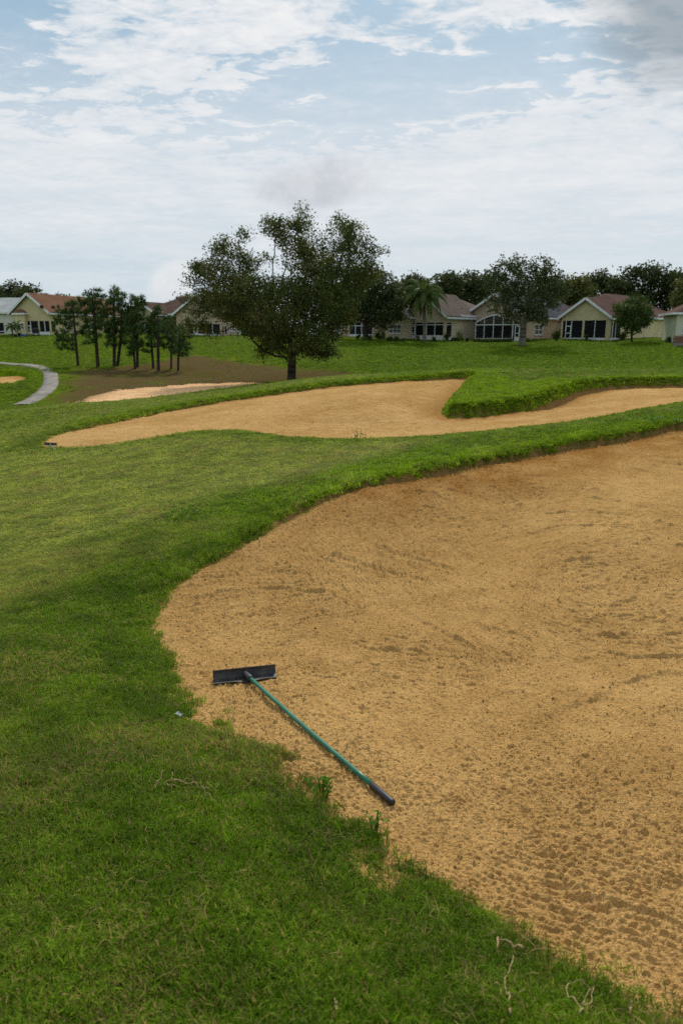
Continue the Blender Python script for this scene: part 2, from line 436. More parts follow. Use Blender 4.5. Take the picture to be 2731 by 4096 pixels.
# ---------------------------------------------------------------- terrain
CTRL_PIX = [  # (pixel x, pixel y, metres forward)
 # foreground grass
 (0,4096,1.36),(700,4096,1.36),(1400,4096,1.38),(2000,4096,1.40),(2731,4096,1.46),
 (0,3400,2.09),(0,2800,3.49),(0,2300,6.57),(0,2000,11.1),(0,1800,18.1),(0,1700,24.8),
 (500,1900,11.9),(500,2200,6.9),(900,1850,12.2),(1300,1850,11.3),(600,3000,2.94),(300,2600,4.34),(900,3600,1.84),
 # near bunker edge
 (2600,1742,11.0),(2000,1850,9.8),(1500,1940,8.7),(1050,2130,7.2),(700,2330,5.93),(630,2450,5.36),(650,2600,4.65),
 (800,2840,3.64),(1150,3080,2.92),(1530,3400,2.33),(2000,3700,1.92),(2350,3850,1.73),(2731,4050,1.52),
 # near bunker floor
 (1000,2725,4.07),(1500,2400,5.8),(2000,2400,5.67),(2000,2100,7.7),(2500,2100,7.15),(2600,2500,4.97),(2600,3000,3.12),(1800,3000,3.25),(2000,3400,2.36),(2600,3600,2.0),
 (1500,2100,7.4),(2600,1880,9.4),
 # second bunker near edge
 (235,1785,18.0),(550,1770,17.0),(800,1735,16.2),(970,1732,15.6),(1200,1760,14.2),(1400,1767,13.6),(1750,1755,13.2),(2000,1735,13.0),(2300,1700,13.8),(2731,1625,14.4),
 # second bunker floor
 (700,1700,21.0),(1200,1650,21.0),(1600,1650,19.5),(1600,1700,17.6),(2300,1640,19.0),(2600,1600,20.0),(2500,1560,23.0),
 # second bunker far edge
 (300,1715,20.5),(520,1670,23.0),(900,1600,27.0),(1300,1545,29.0),(1700,1512,30.0),(1900,1500,30.0),(1790,1668,19.2),(2100,1645,20.0),(2300,1562,24.0),(2450,1540,25.0),(2731,1534,25.0),
 # crest behind it
 (160,1640,27.0),(300,1625,28.0),(600,1615,29.0),(900,1575,31.0),(1300,1510,33.5),(1900,1482,34.0),(2300,1477,33.0),(2731,1482,31.0),
 # valley and far slope
 (0,1620,38.0),(200,1610,38.0),(400,1598,37.0),(600,1575,39.0),(900,1545,42.0),(1165,1534,45.0),(230,1520,47.0),(40,1457,60.0),(315,1465,58.0),(712,1485,54.0),
 (0,1505,50.0),(0,1400,70.0),(0,1345,84.0),(700,1400,70.0),(700,1346,85.0),(1300,1440,57.0),(1300,1352,84.0),(1500,1470,52.0),(2000,1475,50.0),(2700,1475,50.0),
 (2000,1400,68.0),(2700,1405,66.0),(1700,1363,80.0),(2300,1366,79.0),(2731,1368,75.0),
 (0,1338,100.0),(1300,1344,100.0),(2600,1350,100.0),(0,1336,130.0),(1300,1338,130.0),(2700,1342,130.0),
]
CTRL_XYZ = [(8,6,-0.45),(12,12,0.0),(9,2,-0.2),(14,20,0.0),(-8,5,-0.75),(-15,12,-1.25),(-5,1,-0.15),(-22,24,-1.55),(22,28,0.05),
            (-60,60,-0.4),(60,60,0.4),(-34,40,-1.6),(30,45,-0.3),(5.5,1.2,-0.15),(2.4,1.0,-0.1),(-2.4,1.0,0.0)]
_cp = [P(*c) for c in CTRL_PIX] + [np.array(c, float) for c in CTRL_XYZ]
_cp = np.array(_cp)

def _uv(x, y):
    r = np.maximum(np.hypot(x, y), 0.8)
    th = np.clip(np.arctan2(x, np.maximum(y, -1e9)), -1.25, 1.25)
    return th * 1.3, np.log(r), r

def _kern(r2):
    return 0.5 * r2 * np.log(r2 + 1e-12)

def _tps_fit(pts):
    u, v, _ = _uv(pts[:, 0], pts[:, 1]); n = len(u)
    K = _kern((u[:, None] - u) ** 2 + (v[:, None] - v) ** 2) + np.eye(n) * 1.5e-4
    Pm = np.stack([np.ones(n), u, v], 1)
    A = np.zeros((n + 3, n + 3)); A[:n, :n] = K; A[:n, n:] = Pm; A[n:, :n] = Pm.T
    sol = np.linalg.solve(A, np.concatenate([pts[:, 2], np.zeros(3)]))
    return u, v, sol
_tu, _tv, _tw = _tps_fit(_cp)

def base_z(x, y):
    x = np.atleast_1d(np.asarray(x, float)); y = np.atleast_1d(np.asarray(y, float))
    out = np.empty(x.shape)
    xf, yf, of = x.ravel(), y.ravel(), out.reshape(-1)
    for i in range(0, len(xf), 60000):
        xx, yy = xf[i:i + 60000], yf[i:i + 60000]
        u, v, r = _uv(xx, yy)
        vv = np.minimum(v, math.log(140.0))
        k = _kern((u[:, None] - _tu) ** 2 + (vv[:, None] - _tv) ** 2)
        z = k @ _tw[:-3] + _tw[-3] + _tw[-2] * u + _tw[-1] * vv
        th = np.abs(np.arctan2(xx, yy))
        side = sstep(th, 1.0, 1.7)
        z = z * (1 - side) + side * (-0.05)
        z = z * sstep(np.hypot(xx, yy), 0.4, 1.3)
        z = z * (1 - sstep(r, 110, 160)) + 1.5 * sstep(r, 110, 160)
        of[i:i + 60000] = z
    return out

def catmull(pts, n=6):
    pts = np.asarray(pts, float); m = len(pts); out = []
    for i in range(m):
        p0, p1, p2, p3 = pts[i - 1], pts[i], pts[(i + 1) % m], pts[(i + 2) % m]
        for k in range(n):
            t = k / n
            out.append(0.5 * (2 * p1 + (p2 - p0) * t + (2 * p0 - 5 * p1 + 4 * p2 - p3) * t * t + (3 * p1 - p0 - 3 * p2 + p3) * t ** 3))
    return np.array(out)

def poly_sd(x, y, poly, vals, pad):
    """signed distance (inside positive) and value of the nearest edge; far points get -pad"""
    x = x.ravel(); y = y.ravel()
    sd = np.full(x.shape, -pad, float); val = np.zeros(x.shape)
    lo = poly.min(0) - pad; hi = poly.max(0) + pad
    idx = np.where((x > lo[0]) & (x < hi[0]) & (y > lo[1]) & (y < hi[1]))[0]
    a = poly; b = np.roll(poly, -1, 0); va = vals; vb = np.roll(vals, -1)
    for s in range(0, len(idx), 20000):
        ii = idx[s:s + 20000]; X = x[ii][:, None]; Y = y[ii][:, None]
        ex, ey = b[:, 0] - a[:, 0], b[:, 1] - a[:, 1]
        t = np.clip(((X - a[:, 0]) * ex + (Y - a[:, 1]) * ey) / (ex * ex + ey * ey + 1e-12), 0, 1)
        d2 = (X - a[:, 0] - t * ex) ** 2 + (Y - a[:, 1] - t * ey) ** 2
        j = d2.argmin(1); r = np.arange(len(ii))
        d = np.sqrt(d2[r, j]); val[ii] = va[j] + (vb[j] - va[j]) * t[r, j]
        cond = (a[:, 1] > Y) != (b[:, 1] > Y)
        xi = a[:, 0] + (Y - a[:, 1]) * ex / np.where(ey == 0, 1e-12, ey)
        ins = (np.sum(cond & (X < xi), 1) % 2) == 1
        sd[ii] = np.where(ins, d, -d)
    return np.maximum(sd, -pad), val

def mk_poly(rows, world=()):
    pts = [(*P(a, b, d)[:2], l) for a, b, d, l in rows] + list(world)
    c = catmull(np.array(pts), 6)
    return c[:, :2], np.maximum(c[:, 2], 0.0)

# (px, py, metres, lip height)
BUNKERS = {}
BUNKERS['near'] = mk_poly([
 (2731,4060,1.51,0),(2350,3860,1.73,0),(2000,3700,1.92,0),(1760,3560,2.10,0),(1530,3390,2.33,0),(1330,3230,2.62,0),(1150,3080,2.92,0),(960,2950,3.28,0),(800,2840,3.64,.01),
 (720,2720,4.1,.01),(655,2600,4.65,.01),(630,2480,5.25,.02),(660,2390,5.65,.03),(740,2300,6.1,.04),(880,2210,6.65,.05),(1050,2115,7.25,.06),(1250,2012,8.05,.08),(1500,1918,8.85,.11),
 (1750,1866,9.5,.14),(2000,1824,10.1,.15),(2300,1771,10.8,.16),(2600,1728,11.3,.16),(2731,1708,11.7,.16)],
 [(8.5,12.0,.15),(10.5,9.5,.12),(10.0,6.0,.06),(7.0,3.2,.02),(4.0,1.9,0),(2.2,1.5,0),(1.35,1.38,0)])
BUNKERS['second'] = mk_poly([
 (160,1778,18.3,.02),(235,1787,17.7,.02),(380,1781,17.2,.03),(550,1771,17.0,.04),(700,1750,16.6,.05),(800,1737,16.2,.06),(970,1733,15.6,.06),(1200,1760,14.3,.05),(1400,1767,13.7,.05),(1750,1755,13.3,.05),
 (2000,1735,13.1,.05),(2300,1700,13.9,.05),(2731,1625,14.5,.05)],
 [(11.5,17.5,.05),(14.5,21.0,.1),(13.8,25.5,.18)])
_far = mk_poly  # the far edge follows in the same ring
def _ring2():
    rows_near = [(160,1778,18.3,.02),(235,1787,17.7,.02),(380,1781,17.2,.03),(550,1771,17.0,.04),(700,1750,16.6,.05),(800,1737,16.2,.06),(970,1733,15.6,.06),(1200,1760,14.3,.05),(1400,1767,13.7,.05),(1750,1755,13.3,.05),
     (2000,1735,13.1,.05),(2300,1700,13.9,.05),(2731,1625,14.5,.05)]
    wr = [(11.5,17.5,.05),(14.5,21.0,.1),(13.8,25.0,.2)]
    rows_far = [(2731,1534,25.0,.22),(2600,1534,25.0,.22),(2450,1540,25.0,.24),(2370,1550,24.6,.26),(2300,1565,23.8,.30),(2200,1605,21.9,.34),(2100,1640,20.4,.36),(2000,1658,19.7,.36),(1900,1668,19.3,.36),(1820,1670,19.15,.36),(1785,1660,19.5,.36),
     (1785,1635,20.6,.36),(1820,1590,23.0,.34),(1855,1550,26.0,.30),(1890,1512,29.3,.2),
     (1700,1515,29.8,.12),(1500,1530,29.4,.11),(1300,1547,29.0,.11),(1100,1573,28.0,.11),(900,1602,27.0,.11),(700,1637,25.2,.1),(520,1672,23.0,.08),(400,1697,21.5,.1),(300,1717,20.4,.06),(220,1742,19.4,.03)]
    pts = [(*P(a, b, d)[:2], l) for a, b, d, l in rows_near] + wr + [(*P(a, b, d)[:2], l) for a, b, d, l in rows_far]
    c = catmull(np.array(pts), 5)
    return c[:, :2], np.maximum(c[:, 2], 0)
BUNKERS['second'] = _ring2()
BUNKERS['small'] = mk_poly([(116,1513,49.0,.12),(60,1524,46.6,.0),(0,1527,46.0,.0),(-60,1525,46.4,.0),(-90,1512,49.4,.12),(-40,1503,51.8,.22),(50,1502,52.0,.22)])
BUNKERS['waste'] = mk_poly([(285,1628,34.5,0),(330,1600,37.0,0),(400,1567,40.5,0),(500,1550,42.5,0),(620,1541,43.6,0),(760,1534,44.8,0),(900,1529,45.8,0),(1010,1530,45.8,0),(1100,1536,44.6,0),(1040,1560,40.5,0),(820,1590,37.5,0),(600,1622,34.5,0),(420,1640,33.5,0)])

def near_noise(x, y):
    r = np.hypot(x, y)
    edge = sstep(r, 6.5, 4.0)                       # ragged edge on the photographer's side
    return (fbm(x * 1.7, y * 1.7, 2, 11) * 0.17 + fbm(x * 6.0, y * 6.0, 2, 12) * 0.17) * edge + fbm(x * 3.0, y * 3.0, 3, 14) * 0.05 * (1 - edge)

def all_sd(x, y):
    out = {}
    for k, (pl, vl) in BUNKERS.items():
        sd, lip = poly_sd(x, y, pl, vl, 3.0)
        if k == 'near':
            sd = sd + near_noise(x, y)
        elif k == 'waste':
            sd = sd + fbm(x * 0.7, y * 0.7, 3, 21) * 0.9
        else:
            sd = sd + fbm(x * 2.2, y * 2.2, 3, 15) * 0.07
        out[k] = (sd, lip)
    return out

def ground_z(x, y, sds=None, full=True):
    x = np.atleast_1d(np.asarray(x, float)).ravel(); y = np.atleast_1d(np.asarray(y, float)).ravel()
    z = base_z(x, y)
    sds = sds or all_sd(x, y)
    for k, (sd, lip) in sds.items():
        wid = 0.10 if k == 'near' else 0.22
        back = 1.6 if k == 'near' else 4.0
        # lip rises just outside the sand, then melts into the slope behind
        z = z + lip * (0.25 if k == 'near' else 1.0) * sstep(-sd, -0.03, wid) * (1 - sstep(-sd, 1.0, 3.0))
        drop = {'near': 0.10, 'second': 0.35, 'small': 0.35, 'waste': 0.16}[k]
        if k == 'near':
            lipped = sstep(lip, 0.05, 0.1)
            z = z - drop * ((1 - lipped) * sstep(sd, -0.02, 0.16) + lipped * (2.2 * sstep(sd + fbm(x * 7, y * 7, 2, 17) * 0.05, -0.06, 0.06)))
        else:
            z = z - drop * sstep(sd, -0.02, 0.3)
    r = np.hypot(x, y)
    z = z + fbm(x * 1.1, y * 1.1, 3, 31) * 0.018 * sstep(r, 0.5, 3) + fbm(x * 0.25, y * 0.25, 2, 33) * 0.10 * sstep(r, 34, 50)
    return z

def ray_ground(px, py, t0=1.0, t1=140.0):
    """first hit of the pixel ray with the turf"""
    r = ray(px, py); r = r / r[1]
    ts = np.exp(np.linspace(math.log(t0), math.log(t1), 900))
    X = r[0] * ts; Z = EYE + r[2] * ts
    g = ground_z(X, ts)
    below = np.where(Z < g)[0]
    if len(below) == 0:
        t = t1
    else:
        i = max(below[0], 1); f = (Z[i - 1] - g[i - 1]) / ((Z[i - 1] - g[i - 1]) - (Z[i] - g[i]) + 1e-12)
        t = ts[i - 1] + (ts[i] - ts[i - 1]) * f
    return np.array([r[0] * t, t, EYE + r[2] * t])

def polar_grid(angles, radii):
    A, R = np.meshgrid(angles, radii)
    x = (R * np.sin(A)).ravel(); y = (R * np.cos(A)).ravel()
    na, nr = len(angles), len(radii)
    i = np.arange(nr - 1)[:, None] * na + np.arange(na - 1)[None, :]
    q = np.stack([i, i + 1, i + na + 1, i + na], -1).reshape(-1, 4)[:, ::-1]
    return x, y, q

def pix_blob(x, y, z, cx, cy, rx, ry):
    pass

# ground sheet: fine in front, coarse behind, out to the horizon
ang = np.concatenate([np.linspace(-math.pi, -0.75, 26)[:-1], np.linspace(-0.75, 0.75, 520), np.linspace(0.75, math.pi, 26)[1:]])
rad = np.concatenate([[0.02], np.exp(np.linspace(math.log(0.4), math.log(1.2), 14))[:-1], np.exp(np.linspace(math.log(1.2), math.log(36), 430))[:-1],
                      np.exp(np.linspace(math.log(36), math.log(100), 110))[:-1], np.exp(np.linspace(math.log(100), math.log(4000), 24))])
gx, gy, gq = polar_grid(ang, rad)
gsd = all_sd(gx, gy)
gz = ground_z(gx, gy, gsd)

def turf_attrs(x, y, sds):
    r = np.hypot(x, y)
    sd1 = sds['near'][0]; sd2 = sds['second'][0]
    nz = fbm(x * 0.5, y * 0.5, 3, 41)
    # short, paler fairway turf away from the lush collar round the near bunker
    fair = sstep(-sd1 + nz * 0.9, 0.75, 2.1) * sstep(y, 2.0, 5.0)
    fair = np.maximum(fair * sstep(x, 2.5, 0.5), 0.55 * sstep(nz, 0.0, 0.5) * sstep(y, 1, 4))
    fair = fair * (1 - 0.65 * sstep(-sd2, 1.4, 0.3) * (sd2 < 0))
    fair = fair * (1 - 0.6 * sstep(y, 17, 24))
    left = sstep(x + 0.35 * y, 0.2, -1.2) * sstep(y, 4.5, 2.0) * 0.55
    fair = np.clip(np.maximum(fair, left * (0.6 + nz)), 0, 1)
    far = sstep(r, 33, 40)
    return fair, far

gfair, gfar = turf_attrs(gx, gy, gsd)
def region_poly(pixpoly):
    return np.array([ray_ground(a, b, 30.0)[:2] if len(t) == 2 else P(a, b, t[2])[:2] for t in pixpoly for a, b in [t[:2]]])
def region_mask(pixpoly, pad):
    pl = np.array([ray_ground(a, b, 30.0)[:2] if len(t) == 2 else P(a, b, t[2])[:2] for t in pixpoly for a, b in [t[:2]]])
    sd, _ = poly_sd(gx, gy, pl, np.zeros(len(pl)), pad * 1.5)
    return sstep(sd, -pad, pad)
BROWN_PIX = [(180,1625,36),(150,1600,39),(235,1560,42),(240,1490),(300,1474),(430,1470),(560,1455),(700,1428),(800,1418),(960,1440),(1120,1462),(1300,1478),(1450,1488),(1430,1500,44),(1150,1545,41),(900,1580,37),(500,1632,33)]
BROWN_POLY = region_poly(BROWN_PIX)
brown = region_mask(BROWN_PIX, 2.6)
brown = np.maximum(brown, 0.45 * region_mask([(1450,1397),(1560,1390),(1620,1397),(1540,1405)], 2.0))
yellow = region_mask([(-60,1420),(-60,1360),(120,1362),(350,1378),(560,1362),(860,1365),(800,1380),(640,1400),(560,1440),(350,1440),(120,1440)], 5.0)
sdn = gsd['near'][0]
soil = sstep(sdn + fbm(gx * 4, gy * 4, 3, 91) * 0.22, -0.16, 0.0) * 0.95
soil = np.maximum(soil, sstep(gsd['second'][0], -0.05, 0.05))
ground = new_mesh('ground', np.stack([gx, gy, gz], 1), gq, M['turf'], smooth=True, attrs={'fair': gfair, 'far': gfar, 'brown': brown, 'yellow': yellow, 'soil': soil})
tag(ground, 'grassy golf course ground with a rise up to the houses', 'ground', kind='structure')

# ---- sand sheets
def clip_faces(q, keep):
    return q[np.all(keep[q], 1)]

def compact(q, *arrs):
    used = np.unique(q); remap = np.zeros(q.max() + 1, np.int64); remap[used] = np.arange(len(used))
    return (remap[q],) + tuple(a[used] for a in arrs)

def near_sand():
    a = np.linspace(-0.50, 0.66, 700); r = np.concatenate([np.exp(np.linspace(math.log(1.35), math.log(9.5), 1180))[:-1], np.exp(np.linspace(math.log(9.5), math.log(14.0), 140))])
    x, y, q = polar_grid(a, r)
    sd, lip = poly_sd(x, y, *BUNKERS['near'], 3.0)
    sd = sd + near_noise(x, y)
    q = clip_faces(q, sd > -0.32)
    q, x, y, sd, lip = compact(q, x, y, sd, lip)
    z = base_z(x, y)
    # a touch of dish at the lipped edge
    z = z - 0.55 * lip * sstep(sd, 2.6, -0.2)
    # rake strokes: broken grooves that sweep in arcs round a few standing points
    wob = fbm(x * 3.0, y * 3.0, 3, 54) * 0.05
    big = fbm(x * 0.9, y * 0.9, 3, 53)
    cents = [NEARPT(2350, 2330), NEARPT(1250, 2900), NEARPT(2900, 3000), NEARPT(1700, 1990)]
    sel = fbm(x * 0.35 + 5.1, y * 0.35, 2, 52)
    dists = np.stack([np.hypot(x - c_[0], (y - c_[1]) * (0.8 if k_ != 3 else 1.3)) for k_, c_ in enumerate(cents)])
    pick = np.argmin(dists + np.array([0, .35, .2, .9])[:, None] + sel * 1.1, 0)
    s = dists[pick, np.arange(len(x))] + wob
    t = np.arctan2(y - np.array([c_[1] for c_ in cents])[pick], x - np.array([c_[0] for c_ in cents])[pick]) * s
    rid = perlin(s / 0.050, t / 0.45 + pick * 7.7, 55)
    rid2 = np.abs(perlin(s / 0.024, t / 0.06, 56))
    swath = np.abs(((s / 0.40 + fbm(x * 1.5, y * 1.5, 2, 65) * 0.5) % 1.0) - 0.5) * 2     # 1 at the edge of a rake's pass
    br = sstep(big, -0.45, 0.35)
    crumb = np.abs(perlin(x / 0.031, y / 0.022, 57)) - 0.25
    crumb2 = np.abs(perlin(x / 0.0125, y / 0.0095, 58)) - 0.25
    clod = perlin(x / 0.050, y / 0.044, 59)
    rough = 0.7 + 0.5 * br + 1.5 * sstep(sd, 1.6, 0.1) * sstep(lip, 0.03, 0.1)
    dz_ = rid * 0.0095 * (0.35 + 0.9 * br) + rid2 * 0.0060 + crumb * 0.0195 * rough + crumb2 * 0.0080 + np.maximum(clod - 0.38, 0) * 0.022 * rough
    rip = np.abs(perlin(s / 0.052, t / 0.085 + pick * 3.3, 68)) - 0.25
    dz_ += rip * 0.030 * sstep(np.hypot(x, y), 2.6, 5.5) * (0.45 + 0.75 * sstep(fbm(x * 0.7 + 9, y * 0.7, 3, 69), -0.25, 0.25))
    dz_ += sstep(swath, 0.80, 1.0) * 0.020 * sstep(fbm(x * 1.1, y * 1.1, 2, 66), -0.2, 0.25)
    A, B = NEARPT(985, 2722), NEARPT(1572, 3236); e = B - A; L2 = (e ** 2).sum()      # the raked-flat strip the rake lies on
    tt = np.clip(((x - A[0]) * e[0] + (y - A[1]) * e[1]) / L2, 0, 1)
    flat = sstep(np.hypot(x - A[0] - tt * e[0], y - A[1] - tt * e[1]), 0.12, 0.5)
    za, zb = base_z([A[0], B[0]], [A[1], B[1]])
    z = z * flat + (1 - flat) * (za + (zb - za) * tt)
    dz_ += (fbm(x * 2.6, y * 2.6, 3, 60) * 0.016 + fbm(x * 0.8, y * 0.8, 2, 61) * 0.03) * flat
    # drag marks left by the rake and by feet
    for (p0, p1, wd, dp) in (((1480,2180),(1850,2290),.05,.022),((1320,2215),(1700,2330),.04,.018),((2160,3530),(2420,3660),.035,.028),((2000,2740),(2480,2830),.05,.015),((1750,2560),(2120,2690),.06,.014),((2300,2640),(2600,2780),.05,.013)):
        A = NEARPT(*p0); B = NEARPT(*p1); e = B - A; L2 = (e ** 2).sum()
        tt = ((x - A[0]) * e[0] + (y - A[1]) * e[1]) / L2
        dd = np.abs((x - A[0]) * e[1] - (y - A[1]) * e[0]) / math.sqrt(L2) + fbm(x * 5, y * 5, 2, 62) * 0.03
        fade = sstep(tt, -0.1, 0.12) * sstep(tt, 1.1, 0.85)
        dz_ += fade * (-dp * np.exp(-(dd / wd) ** 2) + dp * 0.8 * np.exp(-((dd - wd * 1.7) / (wd * 0.7)) ** 2)) * (0.6 + 0.8 * np.abs(crumb))
    # comb teeth in the lower right corner
    K = NEARPT(2330, 3560)
    comb = sstep(np.hypot((x - K[0]) * 1.0, (y - K[1]) * 1.2), 0.75, 0.15)
    cs = (x * 0.55 + y * 0.84)
    dz_ += comb * np.sin((cs + wob * 0.3) / 0.036 * 2 * math.pi) * 0.0075 * (0.45 + 0.9 * np.abs(perlin(x / 0.09, y / 0.09, 63)))
    z = z + dz_ * sstep(sd, -0.2, 0.12)
    z = z - 0.05 * sstep(sd, -0.12, -0.3)
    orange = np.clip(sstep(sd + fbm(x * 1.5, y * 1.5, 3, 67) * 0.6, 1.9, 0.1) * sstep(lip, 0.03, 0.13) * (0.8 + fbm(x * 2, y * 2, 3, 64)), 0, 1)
    o = new_mesh('bunker_sand', np.stack([x, y, z], 1), q, M['sand'], smooth=True, attrs={'orange': orange})
    tag(o, 'golden raked sand of the large near bunker under the green rake', 'sand', kind='structure')

def NEARPT(px, py):
    r = ray(px, py); r = r / r[1]
    ts = np.exp(np.linspace(math.log(1.2), math.log(16), 500))
    g = base_z(r[0] * ts, ts); Z = EYE + r[2] * ts
    i = max(1, int(np.argmax(Z < g)))
    return np.array([r[0] * ts[i], ts[i]])
near_sand()

def far_sand(key, a0, a1, na, r0, r1, nr, mat, off, name, label, rough, dish=0.0):
    a = np.linspace(a0, a1, na); r = np.exp(np.linspace(math.log(r0), math.log(r1), nr))
    x, y, q = polar_grid(a, r)
    sd, lip = poly_sd(x, y, *BUNKERS[key], 3.0)
    if key == 'waste':
        sd = sd + fbm(x * 0.7, y * 0.7, 3, 21) * 0.9
    else:
        sd = sd + fbm(x * 2.2, y * 2.2, 3, 15) * 0.07
    q = clip_faces(q, sd > -0.5)
    q, x, y, sd, lip = compact(q, x, y, sd, lip)
    z = base_z(x, y) + off - dish * sstep(sd, 0.0, 2.0) - (0.6 * lip * sstep(sd, 2.2, 0.0) * (y > 20) if key == 'second' else 0)
    z = z + fbm(x * 6, y * 6, 3, 71) * 0.02 * rough + fbm(x * 1.2, y * 1.2, 3, 72) * 0.05 * rough + np.maximum(perlin(x * 9, y * 9, 73) - 0.3, 0) * 0.05 * rough
    ringd = np.hypot(x - 0.0, (y - 20.5) * 1.0)
    if key == 'second':
        z += 0.02 * np.sin(ringd / 0.42 * 2 * math.pi + fbm(x, y, 2, 74) * 3) * sstep(ringd, 7, 2)
    z = z - 0.15 * sstep(sd, -0.1, -0.45)
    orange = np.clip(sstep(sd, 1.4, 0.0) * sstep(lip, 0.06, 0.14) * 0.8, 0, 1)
    if key == 'waste':
        orange = np.clip(sstep(sd, 0.7, 0.0) * 0.5 + sstep(x, -11.5, -15.0) * 0.55 + sstep(fbm(x * .6, y * 1.6, 3, 77), .05, .4) * .35, 0, 1)
    o = new_mesh(name, np.stack([x, y, z], 1), q, mat, smooth=True, attrs={'orange': orange})
    tag(o, label, 'sand', kind='structure')
far_sand('second', -0.46, 0.62, 420, 12.3, 32.5, 420, M['sand_far'], -0.01, 'bunker_sand', 'raked sand of the second bunker wrapped round a grass tongue', 1.0)
far_sand('small', -0.60, -0.38, 90, 45, 56, 80, M['sand_far'], -0.10, 'bunker_sand', 'small sand bunker by the cart path at the left edge', 0.6)
far_sand('waste', -0.46, -0.05, 260, 30, 48, 220, M['sand_waste'], 0.0, 'waste_sand', 'bare pinkish sandy waste area below the pines', 1.3)

# ---- cart path
pp = [(40,1457),(110,1461),(165,1472),(200,1492),(205,1520),(200,1545),(180,1568),(150,1590),(110,1612),(85,1620)]
cl = np.array([ray_ground(a, b, 33.0)[:2] for a, b in pp])
cl = np.concatenate([[cl[0] + (cl[0] - cl[1]) * 2], cl, [cl[-1] + (cl[-1] - cl[-2]) * 0.15]])
def dense(pl, n):
    out = []
    for i in range(len(pl) - 1):
        p0 = pl[max(i - 1, 0)]; p1 = pl[i]; p2 = pl[i + 1]; p3 = pl[min(i + 2, len(pl) - 1)]
        for k in range(n):
            t = k / n
            out.append(0.5 * (2 * p1 + (p2 - p0) * t + (2 * p0 - 5 * p1 + 4 * p2 - p3) * t * t + (3 * p1 - p0 - 3 * p2 + p3) * t ** 3))
    out.append(pl[-1]); return np.array(out)
cl = dense(cl, 10)
tn = np.gradient(cl, axis=0); tn /= np.linalg.norm(tn, axis=1)[:, None]
nm = np.stack([-tn[:, 1], tn[:, 0]], 1)
pv = []; pq = []
for i in range(len(cl)):
    wv = 0.46 + 0.03 * math.sin(i * 1.7)
    for s, dz_ in ((-1, -0.15), (-1, 0.05), (-0.33, 0.06), (0.33, 0.06), (1, 0.05), (1, -0.15)):
        p = cl[i] + nm[i] * wv * s
        pv.append([p[0], p[1], dz_])
pv = np.array(pv); pv[:, 2] += ground_z(pv[:, 0], pv[:, 1])
for i in range(len(cl) - 1):
    for k in range(5):
        b0 = i * 6 + k; pq.append([b0, b0 + 6, b0 + 7, b0 + 1])
path = new_mesh('cart_path', pv, np.array(pq), M['concrete'], smooth=False)
tag(path, 'curved grey concrete cart path between fairway and pine straw', 'path', kind='structure')

# ---------------------------------------------------------------- grass (uncountable: one scattered mass)
tuft_col = bpy.data.collections.new('grass_tuft_shapes')
def make_tuft(i, n, spread, hgt, wid, lean):
    r = np.random.default_rng(100 + i)
    v = []; f = []
    for k in range(n):
        a = r.uniform(0, 2 * math.pi); rr = spread * math.sqrt(r.uniform(0, 1))
        bx, by = rr * math.cos(a), rr * math.sin(a)
        h = hgt * r.uniform(0.5, 1.15); ln = lean * r.uniform(0.2, 1.6); da = r.uniform(0, 2 * math.pi)
        dx, dy = math.cos(da) * ln, math.sin(da) * ln
        fa = r.uniform(0, math.pi); wx, wy = math.cos(fa) * wid / 2, math.sin(fa) * wid / 2
        b = len(v)
        v += [(bx - wx, by - wy, -0.006), (bx + wx, by + wy, -0.006),
              (bx + dx * 0.4 - wx * 0.8, by + dy * 0.4 - wy * 0.8, h * 0.62), (bx + dx * 0.4 + wx * 0.8, by + dy * 0.4 + wy * 0.8, h * 0.62),
              (bx + dx, by + dy, h * (1.0 - 0.25 * ln / (lean * 1.6)))]
        f += [[b, b + 1, b + 3, b + 2], [b + 2, b + 3, b + 4]]
    me = bpy.data.meshes.new('grass_tuft'); me.from_pydata(v, [], f); me.materials.append(M['blade'])
    o = bpy.data.objects.new('grass_tuft', me); tuft_col.objects.link(o)
for i in range(5):
    make_tuft(i, 26, 0.030, 0.034, 0.0030, 0.022)
for i in range(5, 8):
    make_tuft(i, 22, 0.055, 0.05, 0.0075, 0.03)      # coarser, for the middle distance
for i in range(8, 10):
    make_tuft(i, 9, 0.02, 0.085, 0.0042, 0.045)      # taller wisps for ragged edges

for i in range(10, 12):
    make_tuft(i, 6, 0.035, 0.014, 0.0022, 0.042)     # dead stalks lying flat

def scatter(n, r0, r1, a0, a1, seed):
    g = np.random.default_rng(seed)
    r = np.sqrt(g.uniform(r0 * r0, r1 * r1, n)); a = g.uniform(a0, a1, n)
    return r * np.sin(a), r * np.cos(a), g

# loose crumbs lying on the near sand
crumb_col = bpy.data.collections.new('sand_crumb_shapes')
for i in range(4):
    r_ = np.random.default_rng(300 + i)
    ico = [(0, 0, 1), (.9, 0, .4), (.28, .85, .4), (-.72, .52, .4), (-.72, -.52, .4), (.28, -.85, .4), (.6, .5, -.4), (-.3, .8, -.4), (-.8, 0, -.4), (-.3, -.8, -.4), (.6, -.5, -.4)]
    vv = [tuple(np.array(p) * r_.uniform(.6, 1.2, 3)) for p in ico]
    ff = [[0, 1, 2], [0, 2, 3], [0, 3, 4], [0, 4, 5], [0, 5, 1], [1, 6, 2], [2, 7, 3], [3, 8, 4], [4, 9, 5], [5, 10, 1], [6, 7, 2], [7, 8, 3], [8, 9, 4], [9, 10, 5], [10, 6, 1]]
    me = bpy.data.meshes.new('sand_crumb'); me.from_pydata(vv, [], ff); me.materials.append(M['sand'])
    crumb_col.objects.link(bpy.data.objects.new('sand_crumb', me))

